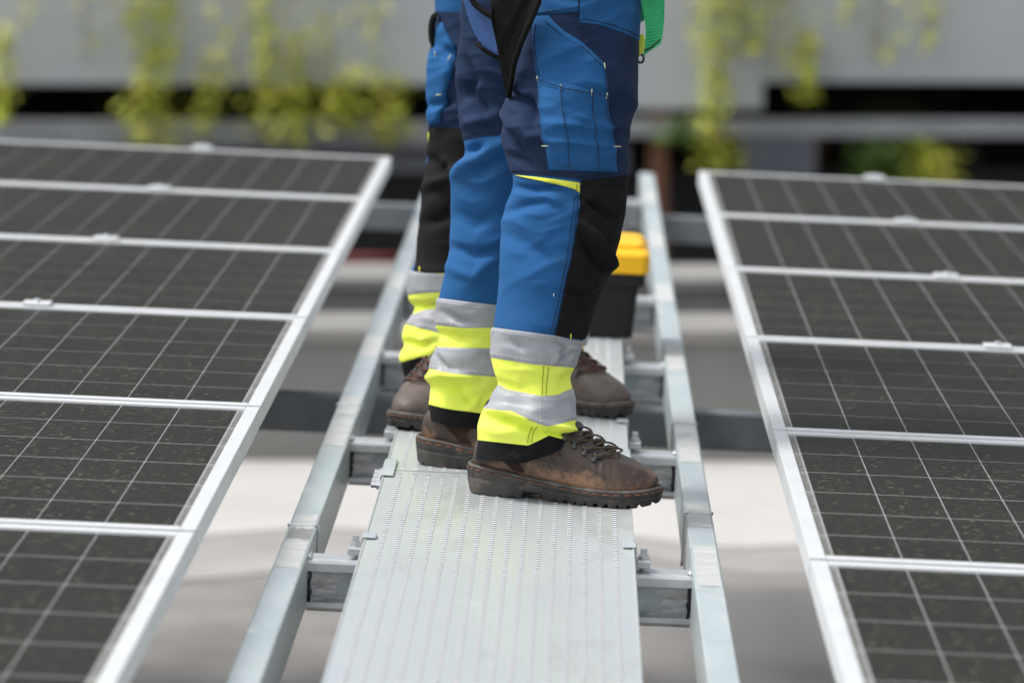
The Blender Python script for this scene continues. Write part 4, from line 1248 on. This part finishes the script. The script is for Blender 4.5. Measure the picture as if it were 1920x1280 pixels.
far = Leg([(-170, 872, 1090), (-60, 868, 1090), (0, 866, 1085), (60, 862, 1075), (100, 859, 1068), (150, 858, 1060), (205, 861, 1050), (262, 866, 1040), (290, 868, 1035), (312, 858, 1030), (330, 850, 1028), (370, 845, 1025), (450, 843, 1015), (500, 836, 1008), (555, 825, 1000), (575, 822, 992), (605, 820, 985), (616, 820, 980), (628, 826, 975),
           (650, 822, 970), (670, 812, 968), (692, 806, 965), (702, 803, 965), (714, 804, 962), (724, 809, 960), (745, 808, 955), (756, 806, 950), (770, 804, 948), (812, 800, 945)],
          lin(YF - 0.10, 0, YF, 800), [(-100, .004), (100, .006), (330, .005), (450, .004), (600, .003), (650, .004), (760, .005), (820, .003)], 4.1,
          ridges=[([(862, 165), (900, 200), (935, 250)], -.007, 12), ([(870, 110), (885, 150), (862, 190)], -.007, 10), ([(866, 235), (900, 225), (940, 215)], .005, 12), ([(850, 330), (890, 300), (940, 275)], .008, 14), ([(870, 290), (905, 275)], -.006, 9), ([(848, 400), (890, 420), (935, 400)], -.004, 14),
                  ([(850, 465), (890, 478), (936, 470)], -.005, 10), ([(840, 500), (890, 520), (930, 480)], .004, 12), ([(836, 585), (860, 600), (890, 606)], -.006, 9), ([(826, 622), (860, 634), (915, 632)], -.004, 8), ([(822, 668), (835, 690), (850, 694)], -.004, 6), ([(806, 708), (835, 702), (890, 712)], .007, 8),
                  ([(812, 722), (850, 728), (900, 722)], -.005, 9), ([(860, 735), (885, 752), (925, 735)], -.005, 9), ([(905, 740), (880, 765)], .005, 7)])
front = skin_body('person', [at(1040, -100, YN + .12), at(near.xc(0), 0, YN + .03), at(near.xc(420), 420, YN + .02), at(near.xc(800), 800, YN + .01), at(far.xc(0), 0, YF - .1), at(far.xc(420), 420, YF - .05), at(far.xc(780), 780, YF),
                             at(1040, -330, YN + .12), at(1042, -640, YN + .12), at(1050, -730, YN + .12), at(1068, -800, YN + .12), at(1072, -905, YN + .12),
                             at(1060, -600, YN - .08), at(1085, -330, YN - .16), at(1330, -300, YN - .08), at(1420, -310, YN - .03), at(1060, -600, YN + .32), at(1085, -330, YN + .40), at(1330, -300, YN + .32), at(1420, -310, YN + .27)],
                  [(0, 1), (1, 2), (2, 3), (0, 4), (4, 5), (5, 6), (0, 7), (7, 8), (8, 9), (9, 10), (10, 11), (8, 12), (12, 13), (13, 14), (14, 15), (8, 16), (16, 17), (17, 18), (18, 19)],
                  [(.10, .13), .07, .05, .035, .07, .05, .035, (.09, .12), (.09, .13), .05, .085, .075, .05, .038, .026, (.022, .035), .05, .038, .026, (.022, .035)], M_SKIN)
tag(front, 'front worker in blue trousers facing right, nearest brown boot forward', 'person', 'two workers on the walkway', deck=True)
def jacket(parent, cx, Yc, s=1, face=1):
    j = skin_body('jacket', [at(cx, -140, Yc), at(cx, -330, Yc), at(cx, -620, Yc), at(cx + 10, -715, Yc), at(cx + 15 * face, -600, Yc - .20), at(cx + 30 * face, -340, Yc - .28), at(cx + 250 * face, -305, Yc - .21), at(cx + 15 * face, -600, Yc + .20), at(cx + 30 * face, -340, Yc + .28), at(cx + 250 * face, -305, Yc + .21)],
                  [(0, 1), (1, 2), (2, 3), (2, 4), (4, 5), (5, 6), (2, 7), (7, 8), (8, 9)], [(.13, .16), (.13, .16), (.12, .15), .065, .07, .055, .045, .07, .055, .045], M_NAVY, parent)
    return j
jacket(front, 1040, YN + .12)
def helmet(parent, px, py, Y):
    c = at(px, py, Y)
    bm = bmesh.new(); bmesh.ops.create_uvsphere(bm, u_segments=24, v_segments=14, radius=0.125)
    for v in bm.verts:
        if v.co.z < 0: v.co.z *= 0.25; v.co.x *= 1.12; v.co.y *= 1.08
    me = bpy.data.meshes.new('helmet'); bm.to_mesh(me); bm.free(); me.materials.append(M_HELMET)
    me.polygons.foreach_set('use_smooth', [True] * len(me.polygons))
    new_obj('helmet', me, parent, c)
helmet(front, 1072, -885, YN + .12)

tr = new_obj('trousers', mesh('trousers', *join_data([full_tube(near, -168, 816, 4, 0.0), full_tube(far, -168, 766, 4, 0.0)]), M_BLUE, True), front)
PI = math.pi
# near leg panels
band(near, 'thigh_panel', [(900, -165), (1210, -165)], [(940, 324), (1000, 328), (1090, 337), (1180, 331)], .0016, M_NAVY, tr)
band(near, 'hip_yoke', [(900, -165), (1210, -165)], [(985, 36), (1030, 28), (1084, 21)], .0032, M_BLUE, tr, th0=near.theta(990, 20), th1=near.theta(1085, 20))
band(near, 'hip_yoke', [(900, -165), (1210, -165)], [(1085, 42), (1120, 46), (1153, 56), (1180, 68), (1198, 77)], .0034, M_BLUE, tr, th0=near.theta(1087, 20), th1=PI * 0.9)
kb_left = [(333, 1092), (343, 1091), (400, 1085), (450, 1077), (500, 1068), (560, 1055), (628, 1040), (645, 1038)]
def knee_panel(leg, left, ytop, ybot, off, parent):
    """black panel from a side edge x(y) round the shin to the mirrored edge on the far side"""
    V = []; rows = 100; cols = 60
    for j in range(rows + 1):
        for k in range(cols + 1):
            y = ytop + (ybot - ytop) * j / rows
            th0 = leg.theta(interp(left, y), y)
            th = th0 + (PI - 2 * th0) * k / cols
            x = leg.xc(y) + leg.hw(y) * math.sin(th)
            yy = y + (interp([(0, 0), (1, 1)], 0))
            t_ = (x - interp(left, y)) / 90.0
            yy = y + (-9 * t_ if y < ytop + 60 else 0) * (1 - min(1, (y - ytop) / 60)) + 11 * t_ * max(0, (y - ybot + 60) / 60)
            V.append(leg.pt(th, yy, off))
    W = cols + 1
    F = [(j * W + k, (j + 1) * W + k, (j + 1) * W + k + 1, j * W + k + 1) for j in range(rows) for k in range(cols)]
    return new_obj('knee_panel', mesh('knee_panel', V, F, M_BLACK, True), parent)
knee_panel(near, kb_left, 338, 629, .0026, tr)
patch(near, 'yellow_wedge', [(327, 964), (345, 1003), (362, 1075)], [(327, 1089), (362, 1089)], lambda u: 328 + 15 * u, lambda u: 329.5 + 34 * u ** 0.85, .0030, M_WEDGE, tr, cols=24, step=2)
band(near, 'hi_vis_section', [(915, 615), (1040, 630), (1105, 642)], [(890, 824), (990, 835), (1030, 816), (1050, 822), (1085, 821)], .0018, M_HIVIS, tr)
band(near, 'reflective_band', [(915, 612), (922, 613), (1040, 629), (1088, 640), (1105, 643)], [(915, 669), (921, 670), (1000, 683), (1074, 689), (1090, 690)], .0036, M_SILVER, tr)
band(near, 'reflective_band', [(925, 719), (935, 722), (950, 730), (1015, 742), (1045, 740), (1072, 727), (1085, 722)], [(905, 763), (917, 765), (965, 770), (1008, 795), (1022, 799), (1078, 787), (1090, 785)], .0036, M_SILVER, tr)
band(near, 'cuff', [(890, 822), (900, 823), (990, 833), (1012, 824), (1033, 812), (1050, 819), (1085, 818)], [(885, 860), (893, 861), (980, 868), (1030, 853), (1078, 827), (1090, 822)], .0006, M_BAND, tr)
# pocket
pl = [(28, 1003), (75, 1000), (100, 1002), (145, 1006), (210, 1011), (255, 1019), (280, 1025), (325, 1031)]
pr = [(28, 1030), (36, 1038), (45, 1045), (60, 1061), (75, 1085), (95, 1111), (120, 1135), (175, 1136), (215, 1145), (270, 1152), (325, 1156)]
patch(near, 'pocket', pl, pr, lambda u: 31 - 2 * u, lambda u: 318 + 4 * u, .006, M_BLUE, tr, cols=30, step=3, puff=.003, tex=.0010)
pl2 = [(138, 1005), (210, 1011), (255, 1019), (280, 1025), (325, 1031)]
pr2 = [(138, 1137), (175, 1138), (215, 1146), (270, 1153), (325, 1157)]
patch(near, 'pocket_pouch', pl2, pr2, lambda u: 140 + 38 * u - 6 * math.sin(PI * u), lambda u: 319 + 4 * u, .011, M_BLUE, tr, cols=30, step=3, puff=.004, tex=.0016)
for pts, off in (([(1013, 150), (1016, 215), (1028, 272)], .0150), ([(1054, 160), (1056, 205), (1064, 260), (1067, 320)], .0182), ([(1105, 172), (1107, 230), (1112, 280), (1115, 322)], .0182), ([(1131, 185), (1134, 215), (1145, 272)], .0155), ([(1008, 146), (1054, 164), (1104, 175), (1132, 181)], .0168),
                 ([(1013, 45), (1008, 80), (1012, 140)], .0078), ([(1030, 40), (1060, 70), (1095, 92), (1126, 124)], .0078), ([(1131, 126), (1131, 170)], .0078)):
    seam(near, pts, off, .0007, M_THREAD, tr)
for x, y, v, off in ((1013, 149, 1, .014), (1054, 164, 1, .016), (1104, 173, 1, .016), (1130, 180, 1, .014), (1130, 124, 1, .0095), (1028, 274, 0, .014), (1147, 275, 0, .014)):
    tack(near, x, y, v, tr, 11, off)
for pts, m, off in (([(1085, 0), (1086, 44), (1089, 70)], M_THREAD, .0045), ([(995, 28), (1084, 14)], M_THREAD, .0042), ([(1092, 36), (1120, 40), (1153, 49), (1196, 68)], M_THREAD, .0044), ([(960, 318), (1010, 322), (1090, 331), (1172, 325)], M_THREAD, .0026),
                    ([(1078, 366), (1072, 420), (1062, 490), (1048, 560), (1032, 622)], M_THREAD, .0010), ([(1084, 366), (1079, 420), (1069, 490), (1054, 560), (1038, 624)], M_THREAD, .0010), ([(1088, 342), (1090, 338)], M_THREAD, .003),
                    ([(1090, 385), (1115, 394), (1140, 402), (1146, 410)], M_THREADK, .0034), ([(1058, 545), (1085, 549), (1114, 550)], M_THREADK, .0034), ([(1095, 352), (1135, 347), (1170, 343)], M_THREADK, .0034),
                    ([(1082, 346), (1081, 360)], M_THREADY, .004), ([(1019, 686), (1015, 740)], M_THREADY, .0026), ([(1028, 688), (1022, 740)], M_THREADY, .0026), ([(998, 800), (991, 815), (989, 831)], M_THREADY, .0026), ([(1005, 800), (998, 815), (996, 830)], M_THREADY, .0026)):
    seam(near, pts, off, .0006, m, tr)
for pts in ([(924, 620), (1000, 631), (1085, 645)], [(923, 662), (1000, 675), (1073, 682)], [(940, 732), (1012, 750), (1045, 748), (1070, 737)], [(922, 760), (965, 763), (1008, 787), (1022, 791), (1074, 780)], [(1012, 744), (1011, 790)]):
    seam(near, pts, .0044, .0005, M_THREADS, tr, 'stitch_line', dash=True, step=3.0)
tack(near, 1068, 631, 1, tr, 10, .0042, M_WEDGE)
tack(near, 1038, 553, 1, tr, 5, .002, M_THREADS)
# far leg panels
band(far, 'thigh_panel', [(800, -165), (1100, -165)], [(850, 268), (866, 263), (900, 257), (945, 252), (1050, 250)], .0016, M_NAVY, tr)
band(far, 'hi_vis_section', [(815, 560), (900, 572), (1010, 580)], [(795, 756), (850, 768), (900, 774), (960, 776)], .0018, M_HIVIS, tr)
band(far, 'reflective_band', [(815, 557), (823, 558), (880, 566), (925, 571), (1010, 578)], [(812, 608), (821, 609), (870, 615), (925, 614), (1000, 612)], .0036, M_SILVER, tr)
band(far, 'reflective_band', [(812, 650), (822, 650), (870, 652), (925, 653), (990, 654)], [(800, 690), (812, 692), (860, 701), (925, 706), (980, 708)], .0036, M_SILVER, tr)
band(far, 'cuff', [(800, 750), (806, 751), (850, 765), (898, 773), (960, 778)], [(795, 784), (802, 786), (850, 800), (897, 804), (960, 806)], .0006, M_BAND, tr)
for pts in ([(826, 566), (880, 574), (922, 578)], [(824, 602), (870, 608), (920, 607)], [(815, 686), (860, 694), (925, 699)]):
    seam(far, pts, .0044, .0005, M_THREADS, tr, 'stitch_line', dash=True, step=3.0)
seam(far, [(868, 255), (900, 249), (940, 245)], .0026, .0006, M_THREAD, tr)
# boots
boot(front, NH, NTOE, label='scuffed brown boot nearest the camera, toe to the right')
boot(front, FHL, FTOE, flip=-1, label='far brown boot of the front worker, mostly its heel showing')

# safety harness parts worn by the front worker
harness = empty('safety_harness', at(960, 0, YN)); HO = harness.location.copy()
tag(harness, 'black harness leg strap with blue pad and green webbing end on front worker', 'harness', deck=True)
def slab(name, outline, Yfun, th, m, parent, org, bevel=0.0012, sub=0):
    """thick flat webbing from a pixel outline"""
    A = [at(x, y, Yfun(x, y)) - org for x, y in outline]; B = [at(x, y, Yfun(x, y) + th) - org for x, y in outline]
    n = len(A)
    me = bpy.data.meshes.new(name); bm = bmesh.new()
    va = [bm.verts.new(p) for p in A]; vb = [bm.verts.new(p) for p in B]
    bm.faces.new(va); bm.faces.new(vb[::-1])
    for i in range(n): bm.faces.new((va[i], vb[i], vb[(i + 1) % n], va[(i + 1) % n]))
    bmesh.ops.recalc_face_normals(bm, faces=bm.faces[:])
    bmesh.ops.bevel(bm, geom=[e for e in bm.edges], offset=bevel, segments=2, affect='EDGES')
    bm.to_mesh(me); bm.free(); me.materials.append(m)
    return new_obj(name, me, parent)
YS = YN - 0.02
slab('leg_strap', [(922, -60), (920, 10), (922, 35), (930, 80), (937, 115), (942, 150), (948, 172), (955, 184), (958, 160), (965, 120), (978, 80), (995, 45), (1012, 5), (1016, -60)], lambda x, y: YS - 0.02 - 0.0006 * max(0, x - 930) + 0.0004 * max(0, y - 60), .010, M_STRAP, harness, HO, .003)
tube('strap_piping', [at(x, y, YS - 0.022 - 0.0006 * max(0, x - 930) + 0.0004 * max(0, y - 60)) - HO for x, y in ((1015, -50), (1010, 5), (993, 45), (977, 80), (964, 120), (957, 160), (954, 182))], .0045, M_STRAP, harness, 8)
slab('leg_pad', [(862, -60), (868, 0), (878, 35), (888, 60), (900, 82), (918, 96), (942, 108), (945, 60), (938, 38), (918, 26), (905, 20), (893, 8), (880, -60)], lambda x, y: far.Yf(50) - 0.135 - 0.0004 * (x - 870), .012, M_PAD, harness, HO, .004)
tube('pad_edging', [at(x, y, far.Yf(50) - 0.125 - 0.0004 * (x - 870)) - HO for x, y in ((896, 82), (908, 93), (922, 101), (944, 110))], .005, M_STRAP, harness, 8)
tube('pad_edging', [at(x, y, far.Yf(50) - 0.145 - 0.0004 * (x - 870)) - HO for x, y in ((872, -50), (880, -8), (890, 8), (905, 20), (918, 28), (938, 40))], .005, M_STRAP, harness, 8)
# green webbing tail, ribbed across
def ribbed_tail():
    rows = 56; cols = 8
    L_ = [(-60, 1196), (0, 1201), (30, 1208), (60, 1211), (85, 1209), (100, 1206), (109, 1207)]
    R_ = [(-60, 1248), (0, 1246), (40, 1246), (70, 1243), (88, 1240), (96, 1228), (109, 1208)]
    V = []
    for side in (0, 1):
        for j in range(rows + 1):
            for k in range(cols + 1):
                y = -60 + 169 * j / rows; u = k / cols
                x = interp(L_, y) + (interp(R_, y) - interp(L_, y)) * u
                rib = 0.0006 * (1 if j % 2 else -1)
                V.append(at(x, y - 6 * u, YN + .02 - 0.0004 * (y + 60) + 0.01 * math.sin(u * 2) + (0.0028 if side else 0) + (rib if not side else 0)) - HO)
    W = cols + 1; n = (rows + 1) * W
    F = []
    for side in (0, 1):
        for j in range(rows):
            for k in range(cols):
                q = (side * n + j * W + k, side * n + (j + 1) * W + k, side * n + (j + 1) * W + k + 1, side * n + j * W + k + 1)
                F.append(q if not side else q[::-1])
    for j in range(rows):
        for k in (0, cols):
            a, b = j * W + k, (j + 1) * W + k
            F.append((a, b, n + b, n + a))
    return new_obj('webbing_tail', mesh('webbing_tail', V, F, M_GREEN), harness)
ribbed_tail()
tube('webbing_stitch', [at(x, y, YN - .052) - HO for x, y in ((1208, 95), (1220, 90), (1232, 80), (1238, 74))], .0012, M_THREADK, harness, 5)
slab('webbing_loop', [(1192, -60), (1194, 0), (1197, 30), (1204, 44), (1212, 30), (1210, 0), (1206, -60)], lambda x, y: YN + .03, .004, M_GREEN, harness, HO)
slab('hi_vis_tab', [(1197, 66), (1207, 64), (1210, 80), (1206, 100), (1197, 104)], lambda x, y: YN + .035, .006, M_HIVIS, harness, HO)
ringp = [at(1201 + 6 * math.cos(a), 110 + 8 * math.sin(a), YN + .04) - HO for a in np.linspace(0, 2 * PI, 15)[:-1]]
tube('metal_ring', ringp, .002, M_IRON, harness, 8, True)

# ================================================================== rear worker
legL = Leg([(-170, 812, 985), (-60, 814, 980), (0, 816, 975), (40, 817, 972), (80, 811, 970), (100, 807, 968), (180, 806, 965), (240, 807, 960), (290, 803, 950), (340, 796, 940), (390, 788, 930), (430, 784, 925), (490, 778, 915), (508, 770, 910), (525, 766, 905), (555, 765, 900), (566, 767, 898), (576, 776, 897), (590, 772, 896), (606, 762, 895), (620, 756, 894), (636, 754, 892), (648, 758, 890), (660, 752, 888), (670, 749, 886), (682, 752, 884), (712, 760, 880)],
           lin(YP2L + 0.03, 0, YP2L, 700), [(-100, .004), (100, .006), (330, .006), (500, .004), (560, .004), (640, .005), (720, .003)], 8.7,
           ridges=[([(812, 300), (840, 330), (866, 350)], -.008, 9), ([(806, 350), (835, 335), (866, 310)], .007, 10), ([(800, 420), (830, 410), (860, 385)], -.005, 10), ([(812, 200), (850, 190)], -.006, 9), ([(830, 90), (870, 110)], -.006, 9), ([(770, 568), (800, 572), (830, 566)], -.005, 5), ([(758, 640), (790, 648), (820, 640)], -.006, 7)])
legR = Leg([(-170, 900, 1070), (-60, 905, 1062), (0, 908, 1060), (100, 912, 1062), (240, 920, 1066), (340, 930, 1072), (430, 938, 1080), (510, 945, 1088), (560, 948, 1094), (600, 952, 1099), (630, 955, 1100), (648, 958, 1097), (660, 962, 1090), (690, 965, 1088)],
           lin(YP2R + 0.03, 0, YP2R, 690), [(-100, .004), (330, .006), (640, .004), (720, .003)], 12.9)
YP = (legL.Yf(0) + legR.Yf(0)) / 2
rear = skin_body('person', [at(940, -90, YP), at(legL.xc(0), 0, legL.Yf(0)), at(legL.xc(400), 400, legL.Yf(400)), at(legL.xc(690), 690, YP2L), at(legR.xc(0), 0, legR.Yf(0)), at(legR.xc(400), 400, legR.Yf(400)), at(legR.xc(670), 670, YP2R),
                            at(938, -300, YP), at(936, -560, YP), at(934, -640, YP - .02), at(934, -700, YP - .03), at(934, -790, YP - .03),
                            at(820, -530, YP), at(790, -300, YP - .05), at(850, -260, YP - .25), at(880, -262, YP - .33), at(1060, -530, YP), at(1090, -300, YP - .05), at(1030, -260, YP - .25), at(1000, -262, YP - .33)],
                 [(0, 1), (1, 2), (2, 3), (0, 4), (4, 5), (5, 6), (0, 7), (7, 8), (8, 9), (9, 10), (10, 11), (8, 12), (12, 13), (13, 14), (14, 15), (8, 16), (16, 17), (17, 18), (18, 19)],
                 [(.12, .09), .065, .048, .034, .065, .048, .034, (.11, .09), (.12, .09), .05, .08, .07, .05, .038, .026, (.022, .035), .05, .038, .026, (.022, .035)], M_SKIN)
tag(rear, 'rear worker facing the camera, feet splayed, mostly hidden behind the front worker', 'person', 'two workers on the walkway', deck=True)
jk = skin_body('jacket', [at(938, -130, YP), at(938, -300, YP), at(936, -560, YP), at(935, -630, YP), at(820, -530, YP), at(790, -305, YP - .05), at(845, -264, YP - .23), at(1060, -530, YP), at(1090, -305, YP - .05), at(1035, -264, YP - .23)],
               [(0, 1), (1, 2), (2, 3), (2, 4), (4, 5), (5, 6), (2, 7), (7, 8), (8, 9)], [(.15, .12), (.15, .12), (.15, .11), .065, .07, .055, .045, .07, .055, .045], M_NAVY, rear)
helmet(rear, 934, -775, YP - .03)
tr2 = new_obj('trousers', mesh('trousers', *join_data([full_tube(legL, -168, 660, 5, 0.0), full_tube(legR, -168, 660, 5, 0.0)]), M_BLUE, True), rear)
for lg in (legL, legR):
    band(lg, 'thigh_panel', [(700, 18), (1110, 30)], [(700, 245), (820, 243), (870, 236), (1110, 240)], .0016, M_NAVY, tr2)
def front_panel(leg, x0f, x1f, y0, y1, off, m, parent, name):
    V = []; rows = 60; cols = 30
    for j in range(rows + 1):
        y = y0 + (y1 - y0) * j / rows
        a, b = leg.theta(x0f(y), y), leg.theta(x1f(y), y)
        for k in range(cols + 1):
            V.append(leg.pt(a + (b - a) * k / cols, y, off))
    W = cols + 1
    F = [(j * W + k, (j + 1) * W + k, (j + 1) * W + k + 1, j * W + k + 1) for j in range(rows) for k in range(cols)]
    return new_obj(name, mesh(name, V, F, m, True), parent)
front_panel(legL, lambda y: interp([(238, 808), (300, 803), (340, 797), (430, 785), (470, 783), (512, 780)], y), lambda y: legL.xc(y) + legL.hw(y) * .9, 240, 512, .0026, M_BLACK, tr2, 'knee_panel')
front_panel(legR, lambda y: legR.xc(y) - legR.hw(y) * .7, lambda y: legR.xc(y) + legR.hw(y) * .9, 240, 560, .0026, M_BLACK, tr2, 'knee_panel')
patch(legL, 'pocket', [(40, 822), (60, 824), (95, 812), (100, 810), (180, 807), (240, 809)], [(40, 830), (60, 838), (90, 852), (130, 851), (170, 838), (240, 828)], lambda u: 42, lambda u: 238 - 8 * u, .006, M_BLUE, tr2, cols=16, step=4, puff=.002)
patch(legL, 'pocket_pouch', [(95, 808), (100, 808), (180, 807), (240, 809)], [(90, 853), (130, 852), (170, 839), (240, 829)], lambda u: 98 + 8 * u, lambda u: 239 - 8 * u, .010, M_BLUE, tr2, cols=16, step=4, puff=.003)
tack(legL, 826, 102, 1, tr2, 10, .015); tack(legL, 846, 108, 1, tr2, 10, .015); tack(legL, 832, 178, 0, tr2, 8, .015)
tack(legL, 809, 258, 1, tr2, 18, .004, M_WEDGE)
tack(legL, 792, 505, 1, tr2, 10, .004, M_WEDGE)
for lg, dy in ((legL, 0), (legR, 62 - 8)):
    s = 1 if lg is legL else 0.78
    def sh(pts): return [(x + (0 if lg is legL else 190), 690 + (y - 690) * s) for x, y in pts]
    band(lg, 'hi_vis_section', sh([(745, 508), (830, 512), (930, 514)]), sh([(735, 682), (757, 678), (790, 668), (830, 670), (920, 672)]), .0018, M_HIVIS, tr2)
    band(lg, 'reflective_band', sh([(745, 506), (766, 506), (800, 511), (830, 514), (930, 516)]), sh([(745, 553), (765, 553), (800, 549), (830, 547), (930, 545)]), .0036, M_SILVER, tr2)
    band(lg, 'reflective_band', sh([(745, 592), (775, 588), (800, 580), (830, 578), (930, 578)]), sh([(740, 606), (762, 608), (800, 618), (830, 625), (930, 640)]), .0036, M_SILVER, tr2)
    band(lg, 'cuff', sh([(735, 680), (757, 676), (790, 667), (830, 669), (920, 670)]), sh([(735, 706), (760, 706), (800, 697), (830, 698), (920, 700)]), .0006, M_BAND, tr2)
loopp = [at(817 + 8 * math.cos(a), 58 + 28 * math.sin(a), legL.Yf(50) - .03) for a in np.linspace(PI * 0.5, PI * 1.6, 12)]
lp = tube('tool_loop', loopp, .006, M_STRAP, tr2, 8)
boot(rear, P2HL, P2TL, red=True, label='grey-brown boot with red laces turned toward the left rail')
boot(rear, P2HR, P2TR, red=True, flip=-1, label='grey-brown boot with its toe over the right plank edge')

# ------------------------------------------------------------------ lay the deck at its fall
for o in DECK:
    o.matrix_world = TILT @ o.matrix_basis
bpy.context.view_layer.update()
